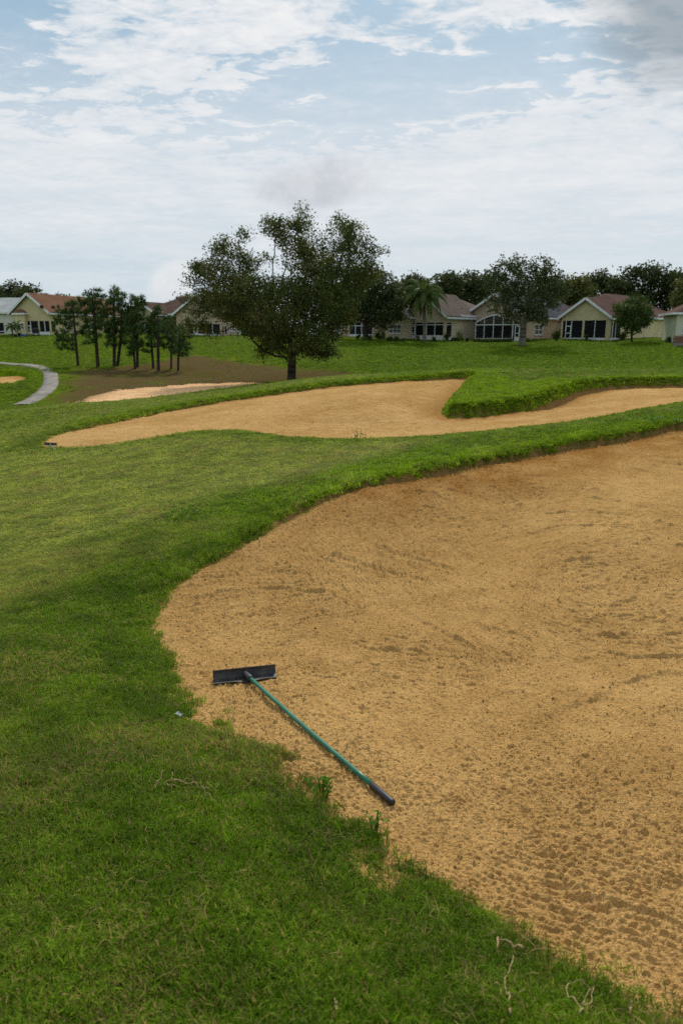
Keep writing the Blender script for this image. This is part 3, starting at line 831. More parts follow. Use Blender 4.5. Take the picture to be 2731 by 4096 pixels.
PTS = {k: [] for k in ('co', 'rot', 'scl', 'idx', 'fair', 'dry', 'lip')}
def add_grass(x, y, g, lo, hi, sxy, sz, sds=None, keep=None, zoff=0.0, lean=0.25):
    sds = sds or all_sd(x, y)
    if keep is None:
        keep = np.ones(len(x), bool)
        for k in sds:
            keep &= sds[k][0] < 0.03
        keep &= (sds['near'][0] < -0.03) | (sds['near'][1] < 0.06)
        thin = sstep(sds['near'][0] + fbm(x * 4, y * 4, 3, 91) * 0.22, -0.22, 0.02) * sstep(np.hypot(x, y), 6.5, 4.5)
        bald = sstep(fbm(x * 2.3, y * 2.3, 3, 92), 0.30, 0.45) * sstep(sds['near'][0], -0.9, -0.2)
        keep &= g.uniform(0, 1, len(x)) > np.maximum(thin * 0.85, bald * 0.9)
    if not np.isscalar(sz):
        sz = sz[keep]
    x, y = x[keep], y[keep]
    sds = {k: (v[0][keep], v[1][keep]) for k, v in sds.items()}
    z = ground_z(x, y, sds) + zoff
    fair, far = turf_attrs(x, y, sds)
    lipn = np.zeros(len(x)); tall = np.zeros(len(x))
    for k in ('near', 'second', 'small'):
        sd, lp = sds[k]
        e = sstep(-sd, 0.45, 0.05) * sstep(lp, 0.01, 0.08)
        lipn = np.maximum(lipn, sstep(-sd, 1.6, 0.3) * sstep(lp, 0.02, 0.12)); tall = np.maximum(tall, e)
    # the raised tongue is all rough grass
    tongue = (sds['second'][1] > 0.28) & (sds['second'][0] > -2.8) & (y > 18)
    lipn[tongue] = 1; tall[tongue] = np.maximum(tall[tongue], 0.75)
    ndry = fbm(x * 0.9, y * 0.9, 3, 81)
    dry = np.clip(0.10 + 0.55 * sstep(ndry, 0.0, 0.5) + 0.25 * fair, 0, 1) * (1 - 0.8 * lipn)
    n = len(x)
    clump = fbm(x * 5, y * 5, 2, 82)
    s = g.uniform(0.75, 1.3, n)
    short = 1 - 0.5 * fair * (1 - tall)
    hz = sz * s * short * (1 + 0.45 * tall) * (0.85 + 0.6 * clump) * g.uniform(0.75, 1.25, n)
    PTS['co'].append(np.stack([x, y, z], 1))
    PTS['rot'].append(np.stack([g.normal(0, lean, n), g.normal(0, lean, n), g.uniform(0, 6.283, n)], 1))
    PTS['scl'].append(np.stack([sxy * s, sxy * s, np.maximum(hz, 0.2)], 1))
    PTS['idx'].append(g.integers(lo, hi, n)); PTS['fair'].append(fair); PTS['dry'].append(dry); PTS['lip'].append(lipn)

for (n, r0, r1, lo, hi, sxy, sz, sd_) in ((38000, 1.0, 4.2, 0, 5, 1.0, 0.95, 201), (50000, 4.2, 8.0, 0, 5, 1.25, 0.85, 202), (66000, 8.0, 16.0, 5, 8, 1.1, 0.52, 203), (60000, 16.0, 36.0, 5, 8, 2.0, 0.8, 204)):
    x, y, g = scatter(n, r0, r1, -0.62, 0.62, sd_)
    add_grass(x, y, g, lo, hi, sxy, sz)
x, y, g = scatter(9000, 1.0, 8.0, -0.62, 0.62, 209)
sds = all_sd(x, y)
kp = (sds['near'][0] < -0.02) & (g.uniform(0, 1, len(x)) < 0.12 + 0.75 * sstep(fbm(x * 1.4, y * 1.4, 3, 96), 0.0, 0.4))
add_grass(x, y, g, 10, 12, 1.0, 1.0, sds, kp, 0.022, 0.2)
PTS['dry'][-1] = np.full(len(PTS['dry'][-1]), 1.7)
# extra thick grass along the lips and on the tongue
x, y, g = scatter(150000, 8.0, 32.0, -0.5, 0.55, 205)
sds = all_sd(x, y)
kp = np.zeros(len(x), bool)
for k in ('second',):
    sd, lp = sds[k]
    kp |= (sd < 0.05) & (sd > -0.5) & (lp > 0.04)
sd, lp = sds['near']
kp |= (sd < -0.03) & (sd > -0.25) & (lp > 0.04) & (g.uniform(0, 1, len(x)) < 0.5)
kp |= (sds['second'][1] > 0.28) & (sds['second'][0] > -2.8) & (sds['second'][0] < 0.05) & (y > 18)
for k in sds:
    kp &= sds[k][0] < 0.06
add_grass(x, y, g, 5, 8, 1.1, np.where(y > 12.2, 0.8, 0.5), sds, kp)
# wisps straggling into the near sand
x, y, g = scatter(42000, 1.3, 6.8, -0.5, 0.62, 206)
sds = all_sd(x, y); sd = sds['near'][0]
prob = np.where(sd < 0, 0.05, np.exp(-sd / 0.10) * 0.42) * sstep(fbm(x * 3, y * 3, 2, 83), -0.15, 0.25)
add_grass(x, y, g, 8, 10, 0.85, 0.75, sds, (g.uniform(0, 1, len(x)) < prob) & (sd < 0.6) & (sd > -0.25), 0.02, 0.4)
x, y, g = scatter(16000, 6.0, 12.0, -0.5, 0.62, 207)
sds = all_sd(x, y); sd = sds['near'][0]
add_grass(x, y, g, 8, 10, 1.0, 0.9, sds, (g.uniform(0, 1, len(x)) < 0.6) & (sd < 0.06) & (sd > -0.25), 0.02, 0.4)

# coarse grass on the far bank, thinning out on the straw patch and off the path
x, y, g = scatter(105000, 35.0, 97.0, -0.52, 0.52, 208)
sds = all_sd(x, y)
bsd = poly_sd(x, y, BROWN_POLY, np.zeros(len(BROWN_POLY)), 6.0)[0] + fbm(x * 0.45, y * 0.45, 3, 95) * 2.4
kp = (g.uniform(0, 1, len(x)) > sstep(bsd, -1.5, 1.0) * 0.975)
for k in sds:
    kp &= sds[k][0] < -0.12
dp = np.full(len(x), 9.0)
for q in cl[::3]:
    dp = np.minimum(dp, np.hypot(x - q[0], y - q[1]))
kp &= dp > 0.62
add_grass(x, y, g, 5, 8, 3.6, 1.8, sds, kp)
PTS['far'] = [np.zeros(len(q_)) for q_ in PTS['fair'][:-1]] + [np.ones(len(PTS['fair'][-1]))]
PTS['fair'][-1] = PTS['fair'][-1] * 0.35; PTS['dry'][-1] = PTS['dry'][-1] * 0.4
for k in PTS:
    PTS[k] = np.concatenate(PTS[k])
gme = bpy.data.meshes.new('grass')
gme.vertices.add(len(PTS['co'])); gme.vertices.foreach_set('co', PTS['co'].astype(np.float32).ravel())
for k, kn in (('fair', 'fair'), ('dry', 'dry'), ('lip', 'lip'), ('far', 'afar')):
    a = gme.attributes.new(kn, 'FLOAT', 'POINT'); a.data.foreach_set('value', PTS[k].astype(np.float32))
for k in ('rot', 'scl'):
    a = gme.attributes.new(k, 'FLOAT_VECTOR', 'POINT'); a.data.foreach_set('vector', PTS[k].astype(np.float32).ravel())
a = gme.attributes.new('idx', 'INT', 'POINT'); a.data.foreach_set('value', PTS['idx'].astype(np.int32))
gob = bpy.data.objects.new('grass', gme); C.objects.link(gob)
tag(gob, 'mown green turf grass around the bunkers', 'grass', kind='stuff')
def scatter_nodes(gob, tuft_col, name):
  gt = bpy.data.node_groups.new(name, 'GeometryNodeTree')
  gt.interface.new_socket('Geometry', in_out='INPUT', socket_type='NodeSocketGeometry')
  gt.interface.new_socket('Geometry', in_out='OUTPUT', socket_type='NodeSocketGeometry')
  def gn(t, **p):
      nd = gt.nodes.new(t)
      for k, v in p.items():
          setattr(nd, k, v)
      return nd
  gi = gn('NodeGroupInput'); go = gn('NodeGroupOutput')
  ci = gn('GeometryNodeCollectionInfo', transform_space='ORIGINAL'); ci.inputs['Collection'].default_value = tuft_col
  ci.inputs['Separate Children'].default_value = True; ci.inputs['Reset Children'].default_value = True
  iop = gn('GeometryNodeInstanceOnPoints'); iop.inputs['Pick Instance'].default_value = True
  def named(nm, ty):
      nd = gn('GeometryNodeInputNamedAttribute', data_type=ty); nd.inputs['Name'].default_value = nm
      return nd.outputs['Attribute']
  L = gt.links.new
  L(gi.outputs[0], iop.inputs['Points']); L(ci.outputs[0], iop.inputs['Instance'])
  L(named('idx', 'INT'), iop.inputs['Instance Index']); L(named('rot', 'FLOAT_VECTOR'), iop.inputs['Rotation']); L(named('scl', 'FLOAT_VECTOR'), iop.inputs['Scale'])
  L(iop.outputs[0], go.inputs[0])
  gob.modifiers.new('scatter', 'NODES').node_group = gt


scatter_nodes(gob, tuft_col, 'scatter_grass')

def scatter_crumbs():
    x, y, g = scatter(90000, 1.4, 9.0, -0.5, 0.6, 401)
    sd, lip = poly_sd(x, y, *BUNKERS['near'], 3.0)
    sd = sd + near_noise(x, y)
    dens = 0.25 + 0.75 * sstep(fbm(x * 1.3, y * 1.3, 3, 93), -0.2, 0.4) + sstep(sd, 0.7, 0.1) * sstep(lip, 0.02, 0.1)
    kp = (sd > 0.0) & (g.uniform(0, 1, len(x)) < dens * sstep(np.hypot(x, y), 8.8, 3.5) * 0.7)
    x, y, sd = x[kp], y[kp], sd[kp]; n = len(x)
    dg = bpy.context.evaluated_depsgraph_get()
    so = next(o for o in C.objects if o.name == 'bunker_sand')
    from mathutils.bvhtree import BVHTree
    bv = BVHTree.FromObject(so, dg); global SAND_BVH; SAND_BVH = bv
    z = np.array([(bv.ray_cast((a, b_, 3.0), (0, 0, -1))[0] or (0, 0, -99))[2] for a, b_ in zip(x, y)])
    k2 = z > -50
    x, y, z = x[k2], y[k2], z[k2]; n = len(x)
    r = np.hypot(x, y)
    s_ = np.exp(g.normal(math.log(0.0031), 0.42, n)) * (1 + 0.06 * r)
    me = bpy.data.meshes.new('sand_crumbs'); me.vertices.add(n)
    me.vertices.foreach_set('co', np.stack([x, y, z - s_ * 0.05], 1).astype(np.float32).ravel())
    for k, v in (('rot', g.uniform(0, 6.28, (n, 3))), ('scl', np.stack([s_ * 1.2, s_, s_ * .8], 1))):
        a = me.attributes.new(k, 'FLOAT_VECTOR', 'POINT'); a.data.foreach_set('vector', v.astype(np.float32).ravel())
    a = me.attributes.new('idx', 'INT', 'POINT'); a.data.foreach_set('value', g.integers(0, 4, n).astype(np.int32))
    o = bpy.data.objects.new('sand_crumbs', me); C.objects.link(o)
    tag(o, 'loose crumbs of sand lying on the near bunker', 'sand', kind='stuff')
    scatter_nodes(o, crumb_col, 'scatter_crumbs')
scatter_crumbs()

# ---------------------------------------------------------------- house materials
def wall_mat(name, col):
    m = bpy.data.materials.new(name); b = NB(nodes_of(m))
    tc = b.n('ShaderNodeTexCoord').outputs['Object']
    n1 = b.noise(tc, 0.5, 5, 0.6); n2 = b.noise(tc, 14.0, 4, 0.6)
    c = b.mix(b.smooth(n1, 0.3, 0.7), tuple(x * 0.88 for x in col), tuple(min(1, x * 1.06) for x in col))
    bp = b.n('ShaderNodeBump', {'Strength': 0.4, 'Distance': 0.02, 'Height': n2})
    pr = b.n('ShaderNodeBsdfPrincipled', {'Base Color': c, 'Roughness': 0.9, 'Specular IOR Level': 0.15, 'Normal': bp.outputs[0]})
    b.n('ShaderNodeOutputMaterial', {0: pr.outputs[0]})
    return m
def roof_mat(name, col):
    m = bpy.data.materials.new(name); b = NB(nodes_of(m))
    tc = b.n('ShaderNodeTexCoord').outputs['Object']
    n1 = b.noise(tc, 0.7, 4, 0.6); n2 = b.noise(tc, 9.0, 4, 0.7)
    wv = b.n('ShaderNodeTexWave', {'Vector': tc, 'Scale': 3.2, 'Distortion': 0.6, 'Detail': 2.0}, wave_type='BANDS', bands_direction='Z').outputs[1]
    c = b.mix(b.smooth(b.math('ADD', b.math('MULTIPLY', n1, 0.4), b.math('MULTIPLY', n2, 0.6)), 0.35, 0.65), tuple(x * 0.72 for x in col), tuple(min(1, x * 1.25) for x in col))
    bp = b.n('ShaderNodeBump', {'Strength': 0.6, 'Distance': 0.02, 'Height': b.math('ADD', n2, b.math('MULTIPLY', wv, 0.6))})
    pr = b.n('ShaderNodeBsdfPrincipled', {'Base Color': c, 'Roughness': 1.0, 'Specular IOR Level': 0.03, 'Normal': bp.outputs[0]})
    b.n('ShaderNodeOutputMaterial', {0: pr.outputs[0]})
    return m
def screen_mat():
    m = bpy.data.materials.new('insect_screen'); b = NB(nodes_of(m))
    pr = b.n('ShaderNodeBsdfPrincipled', {'Base Color': (0.012, 0.012, 0.014, 1), 'Roughness': 0.7, 'Specular IOR Level': 0.2})
    tr = b.n('ShaderNodeBsdfTransparent', {0: (1, 1, 1, 1)})
    mx = b.n('ShaderNodeMixShader', {0: 0.28, 1: pr.outputs[0], 2: tr.outputs[0]})
    b.n('ShaderNodeOutputMaterial', {0: mx.outputs[0]})
    return m
def cage_mat():
    m = bpy.data.materials.new('cage_screen'); b = NB(nodes_of(m))
    pr = b.n('ShaderNodeBsdfPrincipled', {'Base Color': (0.02, 0.02, 0.02, 1), 'Roughness': 0.8, 'Specular IOR Level': 0.1})
    tr = b.n('ShaderNodeBsdfTransparent', {0: (1, 1, 1, 1)})
    mx = b.n('ShaderNodeMixShader', {0: 0.48, 1: pr.outputs[0], 2: tr.outputs[0]})
    b.n('ShaderNodeOutputMaterial', {0: mx.outputs[0]})
    return m
M['screen'] = screen_mat(); M['cage'] = cage_mat()
M['white'] = simple_mat('white_trim', (0.72, 0.74, 0.72), 0.55, 0.3, 0.06, 2.0)
M['glass'] = simple_mat('window_glass', (0.018, 0.022, 0.026), 0.12, 0.5)
M['cream'] = wall_mat('cream_stucco', (0.60, 0.52, 0.30)); M['yellow'] = wall_mat('yellow_stucco', (0.60, 0.51, 0.29))
M['tan'] = wall_mat('tan_stucco', (0.56, 0.47, 0.33)); M['pink'] = wall_mat('pinkish_stucco', (0.50, 0.385, 0.27)); M['pale'] = wall_mat('pale_stucco', (0.66, 0.66, 0.55))
M['greenish'] = wall_mat('ivory_stucco', (0.62, 0.62, 0.45))
M['roof_orange'] = roof_mat('terracotta_shingle', (0.175, 0.090, 0.055)); M['roof_grey'] = roof_mat('pale_grey_shingle', (0.36, 0.37, 0.36))
M['roof_brown'] = roof_mat('dark_brown_shingle', (0.09, 0.055, 0.043)); M['roof_taupe'] = roof_mat('taupe_shingle', (0.135, 0.104, 0.088))
M['roof_slate'] = roof_mat('slate_grey_shingle', (0.065, 0.067, 0.075)); M['roof_red'] = roof_mat('reddish_brown_shingle', (0.105, 0.060, 0.050))
M['vent'] = simple_mat('roof_vent', (0.03, 0.03, 0.03), 0.7)
M['brick_m'] = simple_mat('brown_brick', (0.20, 0.105, 0.070), 0.9, 0.15, 0.35, 4.0)
M['mortar'] = simple_mat('mortar', (0.22, 0.19, 0.16), 0.95)

# ---------------------------------------------------------------- house builder
class House:
    """local frame: origin at the front right corner on the ground, +x along the front to the right, +y to the back"""
    def __init__(self, name, label, px, py, d, rot, wall, roof, hwall=2.7):
        p = P(px, py, d)
        self.o = p; self.rot = math.radians(rot); self.h = hwall
        self.root = empty(name, p, self.rot)
        tag(self.root, label, 'house', 'houses along the fairway')
        self.wall = M[wall]; self.roofm = M[roof]
        c, s = math.cos(self.rot), math.sin(self.rot)
        self.ex = np.array([c, s]); self.ey = np.array([-s, c])
    def loc(self, px, py, face, off=0.0):
        """local (s, z) where the pixel ray meets a vertical face: 'f' front plane y=off, 'r' right plane x=off"""
        r = ray(px, py); r = r / r[1]
        n = self.ey if face == 'f' else self.ex
        t = (n @ self.o[:2] + off) / (n @ r[:2])
        q = r[:2] * t - self.o[:2]
        return (q @ (self.ex if face == 'f' else self.ey)), EYE + r[2] * t - self.o[2]
    def rect(self, a, face, off=0.0):
        px0, px1, py0, py1 = a
        pm = (py0 + py1) / 2
        s0 = self.loc(px0, pm, face, off)[0]; s1 = self.loc(px1, pm, face, off)[0]
        z1 = self.loc((px0 + px1) / 2, py0, face, off)[1]; z0 = self.loc((px0 + px1) / 2, py1, face, off)[1]
        return min(s0, s1), max(s0, s1), z0, z1
    # a box given in face coordinates: s along the face, t outwards from it
    def fbox(self, mb, face, off, s0, s1, t0, t1, z0, z1):
        if face == 'f':
            mb.box(s0, s1, off - t1, off - t0, z0, z1)
        else:
            mb.box(off + t0, off + t1, s0, s1, z0, z1)
    def walls(self, face, off, s0, s1, z1, openings, zbase=-0.8):
        th = 0.2
        xs = sorted({s0, s1, *[v for o in openings for v in o[:2] if s0 < v < s1]})
        zs = sorted({zbase, z1, *[v for o in openings for v in o[2:] if zbase < v < z1]})
        mb = MB()
        for i in range(len(xs) - 1):
            run = None
            for j in range(len(zs) - 1):
                cx, cz = (xs[i] + xs[i + 1]) / 2, (zs[j] + zs[j + 1]) / 2
                solid = not any(o[0] < cx < o[1] and o[2] < cz < o[3] for o in openings)
                if solid:
                    run = (run[0], zs[j + 1]) if run else (zs[j], zs[j + 1])
                if run and (not solid or j == len(zs) - 2):
                    self.fbox(mb, face, off, xs[i], xs[i + 1], -th, 0, *run); run = None
        if mb.v:
            mb.build('wall', self.wall, self.root)
    def plain_wall(self, x0, x1, y0, y1, z1, zbase=-0.8):
        MB().box(x0, x1, y0, y1, zbase, z1).build('wall', self.wall, self.root)
    def gable(self, x0, x1, y0, y1, rise, over=0.4, back=True, side_over=0.35, z=None):
        z = self.h if z is None else z
        xm = (x0 + x1) / 2; sl = rise / ((x1 - x0) / 2)
        e = side_over; drop = sl * e
        mb = MB().prism([(x0, y0 + 0.02, z - 0.02), (x1, y0 + 0.02, z - 0.02), (xm, y0 + 0.02, z + rise)], (0, 0.2, 0))
        mb.build('gable_wall', self.wall, self.root)
        yf = y0 - over; yb = y1 + (over if back else 0)
        mb = MB()
        mb.slab([(xm, yf, z + rise + .1), (xm, yb, z + rise + .1), (x0 - e, yb, z - drop + .1), (x0 - e, yf, z - drop + .1)][::-1], -0.1)
        mb.slab([(xm, yf, z + rise + .1), (xm, yb, z + rise + .1), (x1 + e, yb, z - drop + .1), (x1 + e, yf, z - drop + .1)], 0.1)
        r = mb.build('roof', self.roofm, self.root)
        for xa in (x0 - e, x1 + e):
            MB().bar((xa, yf - 0.03, z - drop + 0.03), (xm, yf - 0.03, z + rise + 0.03), 0.05, 0.26, (0, 0, 1)).build('rake_board', M['white'], self.root)
            sx = -1 if xa < xm else 1
            MB().box(xa - 0.02 + (0.03 if sx > 0 else -0.08), xa + (0.08 if sx > 0 else -0.03) + 0.02, yf, yb, z - drop - 0.12, z - drop + 0.08).build('gutter', M['white'], self.root)
        return r
    def hip(self, x0, x1, y0, y1, rise, e=0.4, z=None, axis='y', inset=None):
        z = self.h if z is None else z
        X0, X1, Y0, Y1 = x0 - e, x1 + e, y0 - e, y1 + e
        if axis == 'y':
            ins = inset or (X1 - X0) / 2
            a, b_ = ((X0 + X1) / 2, Y0 + ins, z + rise), ((X0 + X1) / 2, Y1 - ins, z + rise)
            f = [[0, 1, 4], [1, 2, 5, 4], [2, 3, 5], [3, 0, 4, 5], [3, 2, 1, 0]]
        else:
            ins = inset or (Y1 - Y0) / 2
            a, b_ = (X0 + ins, (Y0 + Y1) / 2, z + rise), (X1 - ins, (Y0 + Y1) / 2, z + rise)
            f = [[0, 1, 5, 4], [1, 2, 5], [2, 3, 4, 5], [3, 0, 4], [3, 2, 1, 0]]
        mb = MB(); mb.v = [(X0, Y0, z), (X1, Y0, z), (X1, Y1, z), (X0, Y1, z), a, b_]; mb.f = f
        mb.build('roof', self.roofm, self.root)
        MB().box(X0, X1, Y0 - 0.06, Y0, z - 0.14, z + 0.06).build('gutter', M['white'], self.root)
        MB().box(X1, X1 + 0.06, Y0 - 0.06, Y1, z - 0.14, z + 0.06).build('gutter', M['white'], self.root)
        MB().box(X0 - 0.06, X0, Y0 - 0.06, Y1, z - 0.14, z + 0.06).build('gutter', M['white'], self.root)
    def window(self, face, off, r, cols=2, rows=2, sill=True):
        s0, s1, z0, z1 = r; mb = MB(); b_ = 0.06
        for s in np.linspace(s0, s1, cols + 1):
            self.fbox(mb, face, off, s - b_ / 2, s + b_ / 2, -0.10, 0.03, z0, z1)
        for z in np.linspace(z0, z1, rows + 1):
            self.fbox(mb, face, off, s0, s1, -0.098, 0.026, z - b_ / 2, z + b_ / 2)
        wn = mb.build('window', M['white'], self.root)
        for i in range(cols):
            a, b2 = s0 + (s1 - s0) * i / cols, s0 + (s1 - s0) * (i + 1) / cols
            mb = MB(); self.fbox(mb, face, off, a, b2, -0.09, -0.07, z0, z1); mb.build('pane', M['glass'], wn)
        if sill:
            mb = MB(); self.fbox(mb, face, off, s0 - 0.08, s1 + 0.08, -0.05, 0.08, z0 - 0.11, z0 - 0.03); mb.build('sill', M['white'], wn)
    def screens(self, face, off, r, n, posts=True, rail=None, mat='white', splits=None):
        """n screened bays with slim uprights"""
        s0, s1, z0, z1 = r
        xs = splits or list(np.linspace(s0, s1, n + 1))
        for i in range(len(xs) - 1):
            mb = MB(); self.fbox(mb, face, off, xs[i], xs[i + 1], -0.10, -0.085, z0, z1); sp = mb.build('screen_panel', M['screen'], self.root)
            if rail:
                mb = MB(); self.fbox(mb, face, off, xs[i], xs[i + 1], -0.12, -0.04, rail - 0.04, rail + 0.04); mb.build('rail', M['white'], sp)
        for s in xs[1:-1]:
            mb = MB(); self.fbox(mb, face, off, s - 0.035, s + 0.035, -0.13, -0.02, z0, z1); mb.build('upright', M[mat], self.root)
    def door(self, face, off, r, solid_bottom=0.25):
        s0, s1, z0, z1 = r; mb = MB(); b_ = 0.09
        self.fbox(mb, face, off, s0, s0 + b_, -0.06, 0.03, z0, z1); self.fbox(mb, face, off, s1 - b_, s1, -0.06, 0.03, z0, z1)
        self.fbox(mb, face, off, s0, s1, -0.058, 0.027, z1 - b_, z1)
        zm = z0 + (z1 - z0) * 0.52
        self.fbox(mb, face, off, s0, s1, -0.058, 0.027, zm - b_ / 2, zm + b_ / 2)
        self.fbox(mb, face, off, s0, s1, -0.058, 0.027, z0, z0 + solid_bottom)
        dr = mb.build('door', M['white'], self.root)
        for a, b2 in ((z0 + solid_bottom, zm), (zm, z1 - b_)):
            mb = MB(); self.fbox(mb, face, off, s0 + b_, s1 - b_, -0.02, 0.0, a, b2); mb.build('pane', M['screen'], dr)
        mb = MB(); self.fbox(mb, face, off, s0 + 0.1, s0 + 0.14, 0.03, 0.08, zm - 0.1, zm + 0.05); mb.build('handle', M['vent'], dr)
    def knee(self, face, off, s0, s1, z1):
        mb = MB(); self.fbox(mb, face, off, s0, s1, -0.05, 0.03, -0.5, z1); mb.build('knee_wall', M['white'], self.root)
    def post(self, face, off, s0, s1, z1, mat=None):
        mb = MB(); self.fbox(mb, face, off, s0, s1, -0.12, 0.035, -0.5, z1); mb.build('post', mat or self.wall, self.root)
    def floor(self, x0, x1, y0, y1):
        MB().box(x0, x1, y0, y1, -0.6, 0.03).build('floor_slab', M['concrete'], self.root)
    def downspout(self, x, y, z1):
        MB().tube([(x, y, z1), (x, y, 0.15), (x, y - 0.35, 0.05)], 0.05, 6).build('downspout', M['white'], self.root)
    def roofvent(self, px, py, xe, m, size=0.3, kind='box', ze=None):
        """vent standing on the right-hand roof slope z = ze + (xe - x) * m, where the pixel ray meets it"""
        ze = self.h if ze is None else ze
        r = ray(px, py); rl = np.array([r[:2] @ self.ex, r[:2] @ self.ey, r[2]])
        oc = np.array([0, 0, EYE]) - self.o; ol = np.array([oc[:2] @ self.ex, oc[:2] @ self.ey, oc[2]])
        den_ = rl[2] + m * rl[0]
        t = (ze + (xe - ol[0]) * m - ol[2]) / den_ if abs(den_) > 1e-6 else 1
        q = ol + rl * t
        if kind == 'box':
            MB().box(q[0] - size / 2, q[0] + size / 2, q[1] - size / 2, q[1] + size / 2, q[2] - .2, q[2] + size * .6).build('roof_vent', M['vent'], self.root)
        else:
            MB().tube([(q[0], q[1], q[2] - .3), (q[0], q[1], q[2] + size)], 0.06, 8).build('vent_pipe', M['vent'], self.root)

def fwidth(h, xl, py):
    return h.loc(xl, py, 'f')[0]

# --- yellow gable house with reddish brown roof (right)
h = House('house', 'yellow gabled house with reddish brown roof and black screened porch', 2432, 1366, 80, -43, 'yellow', 'roof_red')
xl = fwidth(h, 2242, 1320); hw = h.h
rz0, rz1 = h.rect((2250, 2420, 1282, 1352), 'f')[2:]
xs = [h.loc(px, 1320, 'f')[0] for px in (2244, 2260, 2282, 2326, 2334, 2376, 2420)]
h.walls('f', 0, xl, 0, hw, [(xs[0] + .12, xs[3], rz0, rz1), (xs[4], xs[6], rz0, rz1), (xs[0] + .12, xs[3], -.5, rz0), (xs[4], xs[6], -.5, rz0)])
h.screens('f', 0, (xs[0] + .12, xs[3], rz0, rz1), 0, splits=[xs[0] + .12, xs[1], xs[2], xs[3]])
h.screens('f', 0, (xs[4], xs[6], rz0, rz1), 0, splits=[xs[4], xs[5], xs[6]])
h.knee('f', 0, xs[0] + .12, xs[3], rz0 + .02); h.knee('f', 0, xs[4], xs[6], rz0 + .02)
dz1 = h.loc(2270, 1303, 'f')[1]
h.door('f', 0, (xs[1], xs[2], rz0 - .35, dz1), .35)
sr = h.rect((2437, 2481, 1282, 1355), 'r'); w2 = h.rect((2653, 2668, 1300, 1338), 'r')
Lw = h.loc(2705, 1320, 'r')[0]
h.walls('r', 0, 0.2, Lw, hw, [(.35, sr[1], rz0, rz1), w2])
h.screens('r', 0, (.35, sr[1], rz0, rz1), 2); h.knee('r', 0, .35, sr[1], rz0 + .02)
h.window('r', 0, w2, 1, 2)
h.plain_wall(xl, xl + .2, .2, Lw, hw); h.plain_wall(xl, 0, Lw - .2, Lw, hw); h.floor(xl + .2, -.2, .2, Lw)
h.plain_wall(xl + .2, -.2, 3.6, 3.8, hw)
h.gable(xl, 0, 0, 7.5, 1.95)
h.hip(-11.0, 0, 5.2, Lw + 1.5, 3.05, axis='y')
h.downspout(.35, -.05, hw - .3); h.downspout(.12, h.loc(2572, 1330, 'r')[0], hw - .15)
h.roofvent(2664, 1216, .4, 3.05/5.9, .5, 'pipe'); h.roofvent(2648, 1222, .4, 3.05/5.9, .22); h.roofvent(2645, 1228, .4, 3.05/5.9, .2)

# --- pinkish tan house with arched pool cage
h = House('house', 'pinkish tan house with slate roof and arched white pool cage', 2103, 1362, 81, -40, 'pink', 'roof_slate')
xl = fwidth(h, 1852, 1320); hw = h.h
w1 = h.rect((1868, 1878, 1299, 1336), 'f'); w1b = h.rect((1883, 1903, 1299, 1308), 'f'); w3 = h.rect((1914, 1926, 1303, 1336), 'f'); gl = h.rect((1945, 2040, 1298, 1346), 'f')
Lw = 16.0; w2 = h.rect((2138, 2168, 1300, 1338), 'r'); rr = h.rect((2076, 2120, 1297, 1352), 'r')
h.walls('f', 0, xl, 0, hw, [w1, w1b, w3, gl])
h.window('f', 0, w1, 1, 2); h.window('f', 0, w1b, 1, 1, False); h.window('f', 0, w3, 1, 2); h.screens('f', 0, gl, 3, mat='glass')
h.walls('r', 0, .2, Lw, hw, [w2]); h.window('r', 0, w2, 2, 2)
h.plain_wall(xl, xl + .2, .2, Lw, hw); h.plain_wall(xl, 0, Lw - .2, Lw, hw); h.floor(xl + .2, -.2, .2, Lw)
h.gable(xl, 0, 0, Lw, 2.35)
h.roofvent(2030, 1240, .35, 2.35/(-xl/2), .3)
# pool cage standing out from the front
yo = -2.6
def cz(px, py): return h.loc(px, py, 'f', yo)
ts_ = [(1903, 1290), (1938, 1272), (1975, 1261), (2012, 1267), (2051, 1284)]
cp_ = [cz(*t) for t in ts_]; rail_z = cz(1975, 1299)[1]
for i, (s, z) in enumerate(cp_):
    MB().box(s - .035, s + .035, yo - .05, yo + .05, -.4, z).build('cage_post', M['white'], h.root)
for i in range(4):
    (sa, za), (sb, zb) = cp_[i], cp_[i + 1]
    MB().bar((sa, yo, za + .03), (sb, yo, zb + .03), .1, .12).build('cage_beam', M['white'], h.root)
    MB().box(sa + .05, sb - .05, yo - .045, yo + .045, rail_z - .05, rail_z + .05).build('cage_rail', M['white'], h.root)
    MB().box(sa + .05, sb - .05, yo - .045, yo + .045, .18, .26).build('cage_rail', M['white'], h.root)
    MB().prism([(sa, yo + .01, .0), (sb, yo + .01, .0), (sb, yo + .01, zb), (sa, yo + .01, za)], (0, .008, 0)).build('screen_panel', M['cage'], h.root)
    MB().slab([(sa, yo, za), (sb, yo, zb), (sb, -.3, hw - .1 + (zb - 2.7) * .2), (sa, -.3, hw - .1 + (za - 2.7) * .2)], .01).build('screen_panel', M['cage'], h.root)
for s, z in (cp_[0], cp_[-1]):
    MB().box(s - .006, s + .006, yo + .05, -.01, 0, z - .1).build('screen_panel', M['cage'], h.root)
da, db = cz(2058, 1320)[0], cz(2077, 1320)[0]
h.door('f', yo, (da, db, -.1, cz(2067, 1303)[1]), .5)
MB().box(cp_[-1][0], db + .3, yo - .04, yo + .04, cz(2067, 1300)[1], cz(2067, 1300)[1] + .1).build('cage_beam', M['white'], h.root)
MB().box(db + .02, db + .5, yo, yo + .01, .0, cz(2067, 1300)[1]).build('screen_panel', M['cage'], h.root)
h.floor(xl + 2, 0, yo, .2)

